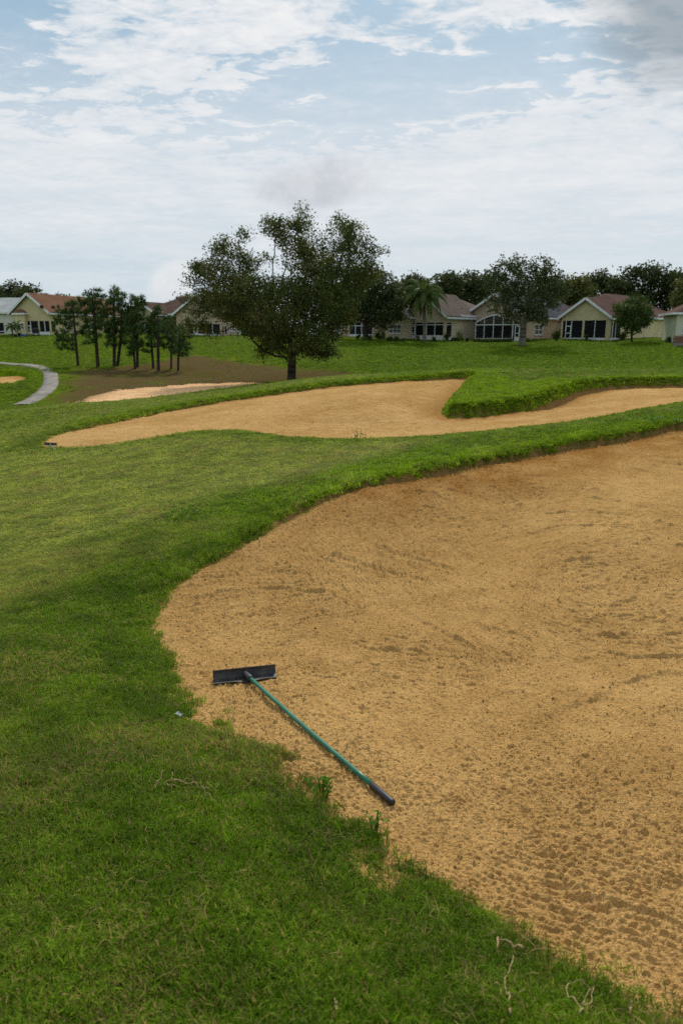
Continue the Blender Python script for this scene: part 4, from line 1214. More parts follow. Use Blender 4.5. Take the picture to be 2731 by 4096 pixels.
# --- tan house behind the palm
h = House('house', 'tan house with taupe roof and long dark screened porch behind the palm', 1778, 1361, 80, -38, 'tan', 'roof_taupe')
xl = fwidth(h, 1612, 1320); hw = h.h
s_ = [h.loc(px, 1320, 'f')[0] for px in (1631, 1641, 1659, 1704, 1737, 1771)]
z0_ = h.loc(1700, 1342, 'f')[1]; z1_ = h.loc(1700, 1291, 'f')[1]; zr = h.loc(1700, 1299, 'f')[1]
h.walls('f', 0, xl, 0, hw, [(s_[0], s_[-1], -.5, z1_)])
h.screens('f', 0, (s_[0], s_[-1], z0_, z1_), 0, rail=zr, splits=s_)
h.knee('f', 0, s_[0], s_[-1], z0_ + .02)
h.door('f', 0, (s_[1], s_[2], -.15, zr - .1), .45)
sr = h.rect((1781, 1806, 1291, 1342), 'r'); Lw = 14.0
h.walls('r', 0, .2, Lw, hw, [(.3, sr[1], -.5, z1_)]); h.screens('r', 0, (.3, sr[1], z0_, z1_), 1, rail=zr); h.knee('r', 0, .3, sr[1], z0_ + .02)
h.plain_wall(xl, xl + .2, .2, Lw, hw); h.plain_wall(xl, 0, Lw - .2, Lw, hw); h.floor(xl + .2, -.2, .2, Lw); h.plain_wall(xl + .2, -.2, 3.2, 3.4, hw)
h.gable(xl, 0, 0, 6.5, 2.3)
h.hip(-9.5, 0, 3.2, Lw, 2.6, axis='y')
# left wing with triple window
wx1 = h.loc(1633, 1320, 'f', -.8)[0]; wx0 = h.loc(1541, 1320, 'f', -.8)[0]
ww = h.rect((1556, 1603, 1300, 1332), 'f', -.8)
h.walls('f', -.8, wx0, wx1, hw, [ww]); h.window('f', -.8, ww, 3, 2)
h.plain_wall(wx1 - .2, wx1, -.6, .3, hw); h.plain_wall(wx0, wx0 + .2, -.6, 6, hw)
h.gable(wx0, wx1, -.8, 4.5, 1.25, .3, False, .3)
h.roofvent(1782, 1226, .4, 2.6/5.15, .5); h.roofvent(1824, 1231, .4, 2.6/5.15, .5); h.roofvent(1845, 1244, .4, 2.6/5.15, .35, 'pipe')

# --- shaded house right of the big oak
h = House('house', 'tan house with screened porch in tree shade just right of the big oak', 1492, 1352, 87, -40, 'pink', 'roof_slate')
xl = fwidth(h, 1300, 1320); hw = h.h
s_ = [h.loc(px, 1320, 'f')[0] for px in (1398, 1420, 1445, 1468, 1488)]
z0_ = h.loc(1450, 1338, 'f')[1]; z1_ = h.loc(1450, 1290, 'f')[1]
w1 = h.rect((1300, 1322, 1312, 1328), 'f'); dd = h.rect((1345, 1358, 1298, 1345), 'f')
h.walls('f', 0, xl, 0, hw, [(s_[0], s_[-1], -.5, z1_), w1, (dd[0], dd[1], -.1, dd[3])])
h.screens('f', 0, (s_[0], s_[-1], z0_, z1_), 0, rail=h.loc(1450, 1303, 'f')[1], splits=s_); h.knee('f', 0, s_[0], s_[-1], z0_ + .02)
h.window('f', 0, w1, 2, 1); h.door('f', 0, (dd[0], dd[1], -.1, dd[3]), .4)
w2 = h.rect((1497, 1503, 1296, 1326), 'r'); h.walls('r', 0, .2, 12, hw, [w2]); h.window('r', 0, w2, 1, 2)
h.plain_wall(xl, xl + .2, .2, 12, hw); h.plain_wall(xl, 0, 11.8, 12, hw); h.floor(xl + .2, -.2, .2, 12)
h.hip(xl, 0, 0, 12, 2.4, axis='y')

# --- pinkish house left of the big oak
h = House('house', 'pinkish house with white rake boards half hidden by the big oak', 888, 1345, 87, -26, 'pink', 'roof_taupe')
xl = fwidth(h, 708, 1320); hw = h.h
s_ = [h.loc(px, 1320, 'f')[0] for px in (752, 776, 791, 822, 850, 880)]
z0_ = h.loc(820, 1336, 'f')[1]; z1_ = h.loc(820, 1297, 'f')[1]
h.walls('f', 0, xl, 0, hw, [(s_[0], s_[-1], -.5, z1_)])
h.screens('f', 0, (s_[0], s_[-1], z0_, z1_), 0, splits=s_); h.knee('f', 0, s_[0], s_[-1], z0_ + .02); h.door('f', 0, (s_[1], s_[2], -.1, h.loc(783, 1322, 'f')[1]), .5)
h.post('f', 0, s_[3] - .12, s_[3] + .12, z1_)
w2 = h.rect((919, 938, 1304, 1324), 'r'); sr = h.rect((890, 908, 1306, 1336), 'r')
h.walls('r', 0, .2, 12, hw, [w2, sr]); h.window('r', 0, w2, 2, 2); h.screens('r', 0, sr, 2)
dr = h.rect((948, 966, 1298, 1343), 'r'); h.door('r', 0, (dr[0], dr[1], -.05, dr[3]), 1.0)
h.plain_wall(xl, xl + .2, .2, 12, hw); h.plain_wall(xl, 0, 11.8, 12, hw); h.floor(xl + .2, -.2, .2, 12); h.plain_wall(xl + .2, -.2, 3, 3.2, hw)
h.gable(xl, 0, 0, 12, 2.1)

# --- brown roofed house behind the pines
h = House('house', 'low house with dark brown roof mostly hidden behind the pines', 640, 1343, 92, -22, 'pink', 'roof_brown')
xl = fwidth(h, 505, 1320); hw = h.h
s_ = [h.loc(px, 1320, 'f')[0] for px in (520, 537, 558, 580, 605, 630)]
z0_ = h.loc(580, 1338, 'f')[1]; z1_ = h.loc(580, 1290, 'f')[1]
h.walls('f', 0, xl, 0, hw, [(s_[0], s_[-1], -.5, z1_)])
h.screens('f', 0, (s_[0], s_[-1], z0_, z1_), 0, rail=h.loc(580, 1320, 'f')[1], splits=s_); h.knee('f', 0, s_[0], s_[-1], z0_ + .02)
h.plain_wall(-.2, 0, .2, 13, hw); h.plain_wall(xl, xl + .2, .2, 13, hw); h.plain_wall(xl, 0, 12.8, 13, hw); h.floor(xl + .2, -.2, .2, 13)
h.gable(xl + .3, -.2, 0, 5, 1.35, .4, True)
h.hip(xl - 1, 3.0, 2.0, 13, 2.5, axis='x')

# --- yellow gable house, terracotta roof (left)
h = House('house', 'yellow gabled house with terracotta roof and small hip roofed bay', 204, 1339, 86, -17, 'yellow', 'roof_orange')
xl = fwidth(h, 60, 1320); hw = h.h
s_ = [h.loc(px, 1310, 'f')[0] for px in (112, 124, 155, 160, 180, 200)]
z0_ = h.loc(160, 1328, 'f')[1]; z1_ = h.loc(160, 1284, 'f')[1]
h.walls('f', 0, xl, 0, hw, [(s_[0], s_[2], -.5, z1_), (s_[3], s_[5], -.5, z1_)])
h.screens('f', 0, (s_[0], s_[2], z0_, z1_), 0, splits=s_[:3]); h.screens('f', 0, (s_[3], s_[5], z0_, z1_), 0, splits=s_[3:])
h.knee('f', 0, s_[0], s_[2], z0_ + .02); h.knee('f', 0, s_[3], s_[5], z0_ + .02)
h.door('f', 0, (s_[0], s_[1], z0_ - .3, h.loc(118, 1301, 'f')[1]), .3)
Lw = 15.0
sr = h.rect((208, 224, 1284, 1328), 'r'); w2 = h.rect((352, 369, 1297, 1318), 'r'); w3 = h.rect((262, 280, 1297, 1318), 'r')
h.walls('r', 0, .2, Lw, hw, [(.3, sr[1], z0_, z1_), w2, w3]); h.screens('r', 0, (.3, sr[1], z0_, z1_), 1); h.window('r', 0, w2, 1, 2); h.window('r', 0, w3, 1, 2)
h.plain_wall(xl, xl + .2, .2, Lw, hw); h.plain_wall(xl, 0, Lw - .2, Lw, hw); h.floor(xl + .2, -.2, .2, Lw); h.plain_wall(xl + .2, -.2, 3, 3.2, hw)
h.gable(xl, 0, 0, Lw, 1.95)
b0 = h.loc(64, 1310, 'f', -.5)[0]; b1 = h.loc(103, 1310, 'f', -.5)[0]
wa = h.rect((73, 82, 1293, 1319), 'f', -.5); wb = h.rect((87, 97, 1292, 1318), 'f', -.5)
h.walls('f', -.5, b0, b1, 2.45, [wa, wb]); h.window('f', -.5, wa, 1, 2, False); h.window('f', -.5, wb, 1, 2, False)
h.plain_wall(b1 - .15, b1, -.3, -.02, 2.45); h.plain_wall(b0, b0 + .15, -.3, -.02, 2.45)
h.hip(b0, b1, -.5, .1, .5, .15, 2.45, 'x', .6)
h.roofvent(168, 1227, .35, 1.95/(-xl/2), .3); h.roofvent(214, 1230, .35, 1.95/(-xl/2), .3)

# --- pale house at the left edge
h = House('house', 'pale house with light grey roof at the left edge', 62, 1341, 89, -8, 'pale', 'roof_grey')
hw = h.h
s_ = [h.loc(px, 1310, 'f')[0] for px in (-60, -20, 17)]
z0_ = h.loc(10, 1334, 'f')[1]; z1_ = h.loc(10, 1291, 'f')[1]
h.walls('f', 0, -9, 0, hw, [(s_[0], s_[2], z0_, z1_)]); h.screens('f', 0, (s_[0], s_[2], z0_, z1_), 3, rail=z0_ + .25)
h.plain_wall(-.2, 0, .2, 8, hw); h.plain_wall(-9, -8.8, .2, 8, hw); h.plain_wall(-9, 0, 7.8, 8, hw); h.floor(-8.8, -.2, .2, 8)
h.hip(-9, 0, 0, 8, 1.95, .4, None, 'x', .6)

# --- ivory house at the right edge with a brick planter wall
h = House('house', 'ivory house corner with white fascia at the right edge', 2790, 1366, 72, -12, 'greenish', 'roof_red')
xl = fwidth(h, 2702, 1310); hw = 2.75; h.h = hw
wa = h.rect((2728, 2746, 1282, 1332), 'f')
h.walls('f', 0, xl, 3, hw, [wa]); h.window('f', 0, wa, 2, 2)
wl = (1.2, 1.9, 0.9, 2.3)
h.plain_wall(xl, xl + .2, .2, 6, hw); h.plain_wall(2.8, 3, .2, 6, hw); h.plain_wall(xl, 3, 5.8, 6, hw); h.floor(xl + .2, 2.8, .2, 5.8)
h.hip(xl, 3, 0, 6, 1.6, .45, None, 'y')

# brick planter wall: every brick a piece
br = empty('planter_wall', P(2694, 1370, 70), math.radians(-6))
tag(br, 'low brown brick planter wall in front of the ivory house', 'wall')
MB().box(.02, 3.6, .03, .33, -.5, .56).build('core', M['mortar'], br)
bme = MB().box(0, .36, 0, .36, 0, .13); bm0 = None
for j in range(4):
    for i in range(10):
        if bm0 is None:
            bm0 = bme.build('brick', M['brick_m'], br)
            ob = bm0
        else:
            ob = bm0.copy(); C.objects.link(ob); ob.parent = br
        ob.location = (i * .375 + (0.18 if j % 2 else 0) - .02, random.uniform(-.008, .008), j * .142)
for i in range(6):
    MB().box(i * .62, i * .62 + .60, -.05, .41, .575, .64).build('capstone', M['brick_m'], br)
# ---------------------------------------------------------------- trees
def grow(attr, trunk, step, kill, infl, iters=160):
    """space colonisation from a trunk polyline towards attractor points"""
    nodes = [np.array(trunk[0], float)]; par = [-1]
    for p in trunk[1:]:
        p = np.array(p, float); n = max(1, int(np.linalg.norm(p - nodes[-1]) / step))
        a = nodes[-1].copy()
        for k in range(1, n + 1):
            nodes.append(a + (p - a) * k / n); par.append(len(nodes) - 2)
    nd = np.array(nodes); A = np.array(attr, float)
    near = np.full(len(A), 1e9); who = np.zeros(len(A), int)
    start = len(nd) // 3
    def upd(new, base):
        nonlocal near, who
        d = np.sqrt(((A[:, None] - new[None]) ** 2).sum(2)); j = d.argmin(1); m = d[np.arange(len(A)), j]
        b = m < near; near = np.where(b, m, near); who = np.where(b, j + base, who)
    upd(nd[start:], start)
    allp = [nd]
    cnt = len(nd)
    for it in range(iters):
        act = near < infl
        if not act.any():
            infl *= 1.6
            if infl > 40:
                break
            continue
        ids = np.unique(who[act]); cur = np.concatenate(allp)
        new = []
        for i in ids:
            v = A[act & (who == i)] - cur[i]
            d = (v / (np.linalg.norm(v, axis=1)[:, None] + 1e-9)).sum(0)
            L = np.linalg.norm(d)
            d = d / L if L > 1e-3 else np.array([0, 0, 1.0])
            d = d + rng.normal(0, 0.18, 3); d /= np.linalg.norm(d)
            new.append(cur[i] + d * step); par.append(int(i))
        new = np.array(new); allp.append(new)
        upd(new, cnt); cnt += len(new)
        keep = near > kill
        A = A[keep]; near = near[keep]; who = who[keep]
        if len(A) == 0 or cnt > 9000:
            break
    return np.concatenate(allp), np.array(par)

def limb_radii(nd, par, R, tip):
    n = len(nd); ch = np.zeros(n, int)
    for i in range(1, n):
        ch[par[i]] += 1
    tips = (ch == 0).astype(float)
    for i in range(n - 1, 0, -1):
        tips[par[i]] += tips[i]
    T = max(tips[0], 2); e = math.log(R / tip) / math.log(T)
    return tip * np.maximum(tips, 1) ** e, ch

def limb_mesh(name, nd, par, rad, mat, root, minr=0.0, sides=6, flare=1.5):
    idx = [i for i in range(1, len(nd)) if rad[i] >= minr]
    vs = []; fs = []
    k = np.arange(sides) * 2 * math.pi / sides
    for i in idx:
        a, b = nd[par[i]], nd[i]; d = b - a; L = np.linalg.norm(d)
        if L < 1e-6:
            continue
        d = d / L; ref = np.array([0.3, 0.2, 0.93]) if abs(d[2]) < 0.9 else np.array([1.0, 0.1, 0])
        s = np.cross(d, ref); s /= np.linalg.norm(s); u = np.cross(s, d)
        r0 = min(rad[par[i]], rad[i] * 1.5) if par[i] > 0 else rad[par[i]]; r1 = rad[i]
        if a[2] < nd[0][2] + 0.6:
            r0 *= flare if par[i] == 0 else 1 + (flare - 1) * 0.4
        base = sum(len(x) for x in vs)
        ring = np.cos(k)[:, None] * s + np.sin(k)[:, None] * u
        vs.append(a - d * r0 * 0.3 + ring * r0); vs.append(b + d * r1 * 0.3 + ring * r1)
        q = np.arange(sides); q2 = (q + 1) % sides
        fs.append(np.stack([base + q, base + q2, base + sides + q2, base + sides + q], 1))
    return new_mesh(name, np.concatenate(vs), np.concatenate(fs), mat, root, True)

def leaf_cloud(name, centres, size, mat, root, aspect=0.55, flat=0.0, seed=0):
    g = np.random.default_rng(seed); n = len(centres)
    d = g.normal(0, 1, (n, 3)); d[:, 2] *= (1 - flat); d /= np.linalg.norm(d, axis=1)[:, None]
    s = np.cross(d, g.normal(0, 1, (n, 3))); s /= np.linalg.norm(s, axis=1)[:, None]
    L = size * g.uniform(0.6, 1.35, n)[:, None]; W = L * aspect
    c = np.asarray(centres)
    v = np.stack([c - d * L / 2, c + s * W / 2, c + d * L / 2, c - s * W / 2], 1).reshape(-1, 3)
    f = np.arange(n * 4).reshape(-1, 4)
    return new_mesh(name, v, f, mat, root)

def ball_points(c, r, n, g, squash=1.0):
    d = g.normal(0, 1, (n, 3)); d /= np.linalg.norm(d, axis=1)[:, None]
    q = d * (g.uniform(0, 1, n) ** (1 / 2.4))[:, None]
    return np.asarray(c) + q * np.array([r, r, r * squash])

def broadleaf(name, label, cat_group, base, trunk_top, lobes, R, leafmat, barkmat, n_attr, step, leaf, per, spread, seed, trunk_mid=None, tip=0.012, minr=0.0, kill=None, depth=None):
    """lobes: (centre xyz, radius) in world space"""
    g = np.random.default_rng(seed)
    root = empty(name, base); tag(root, label, 'tree', cat_group)
    base = np.asarray(base, float)
    vol = np.array([l[1] ** 2.2 for l in lobes]); vol /= vol.sum()
    att = []
    for (c, r), v in zip(lobes, vol):
        att.append(ball_points(np.asarray(c) - base, r, max(4, int(n_attr * v)), g))
    att = np.concatenate(att); att = att[att[:, 2] > 0.5]
    tr = [(0, 0, -0.3)] + ([tuple(np.asarray(trunk_mid) - base)] if trunk_mid is not None else []) + [tuple(np.asarray(trunk_top) - base)]
    nd, par = grow(att, tr, step, kill or step * 1.5, step * 9)
    rad, ch = limb_radii(nd, par, R, tip)
    limb_mesh('trunk', nd, par, rad, barkmat, root, minr)
    twig = np.where(rad < tip * 2.8)[0]
    cs = nd[twig].repeat(per, 0) + g.normal(0, spread, (len(twig) * per, 3)) * np.array([1, 1, 0.8])
    leaf_cloud('crown', cs, leaf, leafmat, root, 0.55, 0.2, seed)
    return root

def pl(px, py, d, rpx):
    return (P(px, py, d), rpx * d / FPX)

# the big oak in the middle
def crop(x, y):
    return 700 + x * 0.574, 800 + y * 0.574
OD = 45.0
ob_ = ray_ground(1165, 1528, 38.0); OD = ob_[1]
g0 = np.random.default_rng(5)
ol = []
for (x, y, r, dy) in [(900,110,75,0),(860,190,80,.5),(740,190,85,-.5),(660,180,70,.4),(520,230,34,0),(470,212,22,0),(1150,180,75,.5),(1230,230,80,-.8),(1300,330,95,.5),(1390,350,55,0),(1445,365,26,0),(1150,330,95,1.5),
        (340,340,80,.3),(270,360,60,-.6),(420,400,85,1.0),(200,540,90,0),(120,470,45,.6),(290,500,90,-1.2),(90,560,40,0),(430,520,110,1.6),(540,450,70,.5),
        (880,330,90,-.8),(820,420,80,1.2),(980,420,120,.8),(1090,500,130,-1.5),(760,300,75,.8),(900,520,90,-1.8),(1230,500,110,1.2),(1350,500,85,-.5),(1420,530,40,.8),
        (250,680,130,.5),(130,740,80,0),(90,860,55,.4),(180,860,60,-.5),(380,720,140,-2.0),(420,640,120,2.2),(560,760,160,1.5),(620,650,120,-2.3),
        (760,760,180,-2.6),(820,640,110,2.6),(950,760,180,2.6),(1040,690,150,-2.4),(1170,660,120,1.2),(1200,780,85,-1.0),(1180,870,60,.5),
        (700,900,150,2.0),(900,930,150,-2.2),(560,860,110,-1.4),(640,1000,80,0.8),(780,1020,110,-1.6),(1000,1000,110,1.0),(1050,1070,60,.4),(1110,1080,40,-.4),(290,960,34,0),(230,960,26,.4),(450,820,110,0.6),(1090,920,90,.5),(610,1080,40,0),(670,400,50,-.6),(720,560,50,.8),(1010,330,60,.8),(600,430,45,.5),(480,600,90,-1.0),(1020,560,90,1.5)]:
    px, py = crop(x, y)
    c, r_ = pl(px, py, OD + dy, r)
    ol.append((c, r * 0.574 * OD / FPX))
oak = broadleaf('oak_tree', 'large spreading oak with dark trunk standing alone in the middle', None, ob_, P(1168, 1425, OD), ol, 0.30, M['oak_leaf'], M['bark'], 3300, 0.28, 0.15, 42, 0.22, 5, tip=0.011, kill=0.34)
oak['category'] = 'tree'

# trees round the houses: (name, label, base px, py, d, trunk top py, lobes(px,py,r), trunk radius, leaf, bark, attractors, leaf size, per)
def bg_tree(name, label, px, py, d, ttop, lobes, R, leafm, barkm, n_attr=420, step=0.45, leaf=0.30, per=13, spread=0.34, seed=1, group='trees around the houses', deep=2.2, tm=None):
    g = np.random.default_rng(seed)
    base = P(px, py, d); base[2] = ground_z(base[0], base[1])[0]
    lb = []
    for (x, y, r) in lobes:
        lb.append((P(x, y, d + g.uniform(-deep, deep)), r * d / FPX))
        if r > 26:
            a = g.uniform(0, 6.28)
            lb.append((P(x + r * .7 * math.cos(a), y + r * .7 * math.sin(a), d + g.uniform(-deep, deep)), r * .62 * d / FPX))
    return broadleaf(name, label, group, base, P(tm or px, ttop, d), lb, R, M[leafm], M[barkm], n_attr, step, leaf, per, spread, seed, tip=0.02, minr=0.03, kill=step * 1.2)

bg_tree('oak_tree', 'dark oak with leaning fork in front of the arched pool cage', 2090, 1371, 73, 1300,
        [(2000,1090,52),(1965,1130,36),(2050,1060,38),(2010,1040,20),(2110,1070,42),(2160,1045,22),(2190,1085,40),(2235,1100,30),(2130,1130,60),(2060,1140,58),(2210,1150,48),(2250,1160,28),(2100,1200,62),(2030,1200,50),(1985,1195,40),(2170,1205,52),(2225,1215,36),(1975,1240,24),(2010,1260,24),(2070,1255,44),(2130,1262,44),(2180,1265,34),(1945,1165,26)],
        0.30, 'dark_leaf', 'grey_bark', 800, 0.38, 0.25, 22, 0.26, 11, deep=2.6)
bg_tree('oak_tree', 'dense dark oak between the big oak and the palm', 1462, 1352, 79, 1300,
        [(1420,1120,55),(1480,1140,60),(1540,1160,55),(1590,1180,40),(1440,1200,60),(1510,1220,62),(1580,1230,46),(1470,1265,44),(1540,1275,40),(1400,1250,44),(1600,1265,26),(1525,1110,36),(1610,1210,26)],
        0.32, 'dark_leaf', 'bark', 800, 0.42, 0.30, 30, 0.36, 12, deep=3.0)
bg_tree('ornamental_tree', 'small round crowned tree on the lawn before the reddish brown roof', 2525, 1364, 76, 1330,
        [(2520,1220,34),(2480,1235,30),(2560,1225,32),(2595,1238,24),(2500,1265,40),(2555,1265,40),(2600,1262,22),(2525,1295,38),(2480,1290,20),(2575,1290,24),(2540,1318,18),(2555,1335,10),(2465,1240,14),(2505,1200,14)],
        0.11, 'shrub_leaf', 'bark', 420, 0.25, 0.19, 34, 0.2, 13, deep=0.9)
for i, (nm, lab, px, d, lobes, lm, R) in enumerate([
    ('casuarina_tree', 'dark feathery topped tree behind the pale grey roof', 80, 112, [(20,1165,26),(60,1158,26),(100,1162,26),(140,1172,24),(165,1190,16),(30,1205,36),(90,1205,40),(140,1215,34),(-20,1185,36),(60,1245,40),(110,1245,36),(0,1240,36)], 'dark_leaf', .3),
    ('background_tree', 'low olive tree behind the terracotta roof', 225, 118, [(200,1208,22),(235,1205,24),(265,1210,18),(215,1235,26),(250,1235,26)], 'olive_leaf', .2),
    ('background_tree', 'rounded tree beside the utility pole', 745, 120, [(725,1215,24),(755,1205,26),(785,1215,26),(740,1245,28),(775,1245,28),(710,1240,14)], 'olive_leaf', .2),
    ('background_tree', 'dark tree behind the left part of the palm crown', 1660, 106, [(1640,1150,34),(1670,1130,34),(1700,1160,40),(1640,1190,40),(1690,1200,40)], 'dark_leaf', .25),
    ('background_tree', 'dark tree just right of the palm crown', 1790, 108, [(1765,1130,30),(1790,1112,24),(1815,1135,34),(1785,1165,42),(1830,1175,38),(1770,1195,38),(1815,1205,36)], 'dark_leaf', .25),
    ('background_tree', 'dark bushy tree left of the forked oak', 1885, 110, [(1850,1140,32),(1880,1118,28),(1910,1135,36),(1940,1160,40),(1870,1175,42),(1920,1200,44),(1860,1215,36)], 'dark_leaf', .25),
    ('background_tree', 'olive crowned tree right of the forked oak', 2300, 106, [(2250,1160,38),(2290,1140,36),(2330,1150,34),(2355,1175,24),(2270,1195,44),(2320,1195,40),(2240,1210,36)], 'olive_leaf', .28),
    ('background_tree', 'gappy dark tree above the yellow gable', 2400, 112, [(2370,1130,26),(2400,1110,24),(2430,1130,24),(2360,1165,24),(2440,1165,24),(2385,1190,16),(2435,1195,22)], 'dark_leaf', .25),
    ('background_tree', 'tall broad tree behind the reddish brown roof', 2560, 108, [(2480,1150,40),(2530,1110,42),(2590,1100,44),(2640,1105,40),(2690,1120,40),(2500,1190,46),(2570,1170,54),(2640,1170,50),(2700,1180,46),(2740,1150,44),(2610,1215,46),(2680,1225,40)], 'dark_leaf', .4),
    ('background_tree', 'grey green tree at the right edge of the frame', 2760, 100, [(2735,1145,26),(2760,1130,34),(2790,1150,34),(2750,1190,40),(2720,1210,30)], 'olive_leaf', .25),
    ('background_tree', 'dark tree behind the slate roof of the pool cage house', 2010, 114, [(1960,1150,34),(1990,1180,40),(2030,1170,38),(2070,1185,40),(2000,1215,36),(2060,1225,36)], 'dark_leaf', .25),
    ('background_tree', 'dark tree filling the gap right of the forked oak', 2200, 116, [(2160,1165,34),(2195,1150,34),(2225,1175,34),(2180,1205,40),(2220,1215,36),(2150,1220,34)], 'dark_leaf', .25),
    ('background_tree', 'dark tree behind the ridge of the reddish brown roof', 2470, 118, [(2440,1165,32),(2470,1150,34),(2500,1170,34),(2450,1200,34),(2490,1205,36)], 'dark_leaf', .25),
    ('background_tree', 'dark tree showing between dark oak and palm', 1605, 112, [(1580,1165,30),(1610,1145,30),(1630,1175,34),(1590,1200,36),(1625,1215,34)], 'dark_leaf', .25),
    ('background_tree', 'distant dark tree behind the slate hip roof', 1345, 110, [(1320,1190,34),(1360,1170,36),(1390,1195,36),(1340,1225,38)], 'dark_leaf', .25),
    ('background_tree', 'distant tree showing left of the big oak trunk', 960, 118, [(900,1215,28),(950,1205,30),(1000,1210,30),(1050,1205,30),(930,1245,30),(1020,1245,32)], 'dark_leaf', .25),
    ]):
    bg_tree(nm, lab, px, 1342, d, 1300, lobes, R, lm, 'bark', 300 + 26 * len(lobes), 0.55, 0.46, 34, 0.50, 40 + i, 'trees behind the houses', 2.5)

# ---- pines
def pine(label, bx, by, tx, ty, crown, seed, R=0.12):
    """crown: (px, py, r) masses of needles"""
    g = np.random.default_rng(seed)
    base = ray_ground(bx, by, 44.0); d = base[1]
    root = empty('pine_tree', base); tag(root, label, 'tree', 'slender pines in the straw patch')
    top = P(tx, ty, d) - base
    mid = P((bx + tx) / 2 + g.uniform(-8, 8), (by + ty) / 2, d) - base
    lb = []
    for (x, y, r) in crown:
        lb.append((P(x, y, d + g.uniform(-.9, .9)) - base, r * 1.08 * d / FPX))
    att = np.concatenate([ball_points(c, r, max(8, int(70 * (r / .8) ** 2)), g, .8) for c, r in lb])
    nd, par = grow(att, [(0, 0, -.3), tuple(mid), tuple(top)], 0.26, 0.34, 2.0)
    rad, ch = limb_radii(nd, par, R, 0.016)
    limb_mesh('trunk', nd, par, rad, M['pine_bark'], root, 0.0, 6, 1.3)
    ends = np.where((rad < 0.03))[0]; ends = ends[g.uniform(0, 1, len(ends)) < 0.75]
    n = 34
    c = nd[ends].repeat(n, 0); m = len(c)
    dr = g.normal(0, 1, (m, 3)); dr[:, 2] += 0.45; dr /= np.linalg.norm(dr, axis=1)[:, None]
    L = g.uniform(.18, .40, m)[:, None]; s = np.cross(dr, g.normal(0, 1, (m, 3))); s /= np.linalg.norm(s, axis=1)[:, None]
    c = c + g.normal(0, .07, (m, 3))
    v = np.stack([c - s * .03, c + s * .03, c + dr * L], 1).reshape(-1, 3)
    new_mesh('crown', v, np.arange(m * 3).reshape(-1, 3), M['pine_leaf'], root)
pc = lambda x, y, r: (x * .574, 1000 + y * .574, r * .574)
pine('leftmost pine with a curved leaning trunk', 314, 1466, pc(510, 360, 0)[0], pc(510, 360, 0)[1], [pc(510,370,45),pc(470,420,60),pc(540,430,50),pc(430,480,55),pc(480,520,60),pc(560,560,55),pc(420,560,45),pc(430,630,55),pc(500,610,45),pc(440,680,35),pc(395,620,30)], 61, .11)
pine('tall pine with wide crown, second trunk from the left', 393, 1469, pc(640, 285, 0)[0], pc(640, 285, 0)[1], [pc(625,295,45),pc(680,300,50),pc(600,350,60),pc(690,360,65),pc(650,430,75),pc(580,420,50),pc(720,430,55),pc(640,500,70),pc(700,510,55),pc(600,520,45),pc(640,590,50),pc(600,640,35),pc(690,600,30)], 62, .14)
pine('tallest pine with a knobbly top behind its twin trunk', 457, 1467, pc(795, 280, 0)[0], pc(795, 280, 0)[1], [pc(790,285,45),pc(830,310,45),pc(770,340,50),pc(850,360,55),pc(800,400,70),pc(760,450,55),pc(850,450,60),pc(800,510,65),pc(760,560,50),pc(850,540,45)], 63, .13)
pine('pine with the right hand one of two close trunks', 468, 1464, pc(850, 420, 0)[0], pc(850, 420, 0)[1], [pc(860,430,45),pc(880,490,55),pc(830,560,50),pc(890,570,50),pc(780,620,50),pc(760,660,40),pc(870,640,35)], 64, .12)
pine('thin pine in front of the round topped pine', 541, 1477, pc(940, 440, 0)[0], pc(940, 440, 0)[1], [pc(935,450,45),pc(910,520,50),pc(960,560,50),pc(920,620,55),pc(960,660,50),pc(920,690,40),pc(890,740,14)], 65, .09)
pine('pine with a rounded top in the middle of the group', 549, 1469, pc(940, 345, 0)[0], pc(940, 345, 0)[1], [pc(930,350,45),pc(980,360,50),pc(1010,400,40),pc(900,400,50),pc(960,430,65),pc(900,480,50),pc(1000,480,50),pc(970,540,50)], 66, .12)
pine('pine with straight pale trunk right of the middle', 614, 1475, pc(1050, 470, 0)[0], pc(1050, 470, 0)[1], [pc(1050,480,45),pc(1030,540,50),pc(1070,560,45),pc(1040,620,50),pc(1060,660,45),pc(1020,690,30)], 67, .10)
pine('pine with spiky top and the thickest right hand trunk', 634, 1483, pc(1100, 410, 0)[0], pc(1100, 410, 0)[1], [pc(1100,415,35),pc(1085,460,45),pc(1140,470,50),pc(1180,500,45),pc(1100,530,60),pc(1150,560,55),pc(1090,600,50),pc(1130,640,40)], 68, .12)
pine('short drooping pine, second from the right', 684, 1477, pc(1195, 545, 0)[0], pc(1195, 545, 0)[1], [pc(1200,550,35),pc(1180,600,45),pc(1220,620,40),pc(1170,660,45),pc(1200,690,40),pc(1230,690,30)], 69, .08)
pine('rightmost short bushy pine', 712, 1486, pc(1255, 540, 0)[0], pc(1255, 540, 0)[1], [pc(1250,550,35),pc(1280,580,45),pc(1240,610,50),pc(1310,630,45),pc(1260,670,55),pc(1310,690,40),pc(1230,710,35),pc(1290,730,30)], 70, .09)

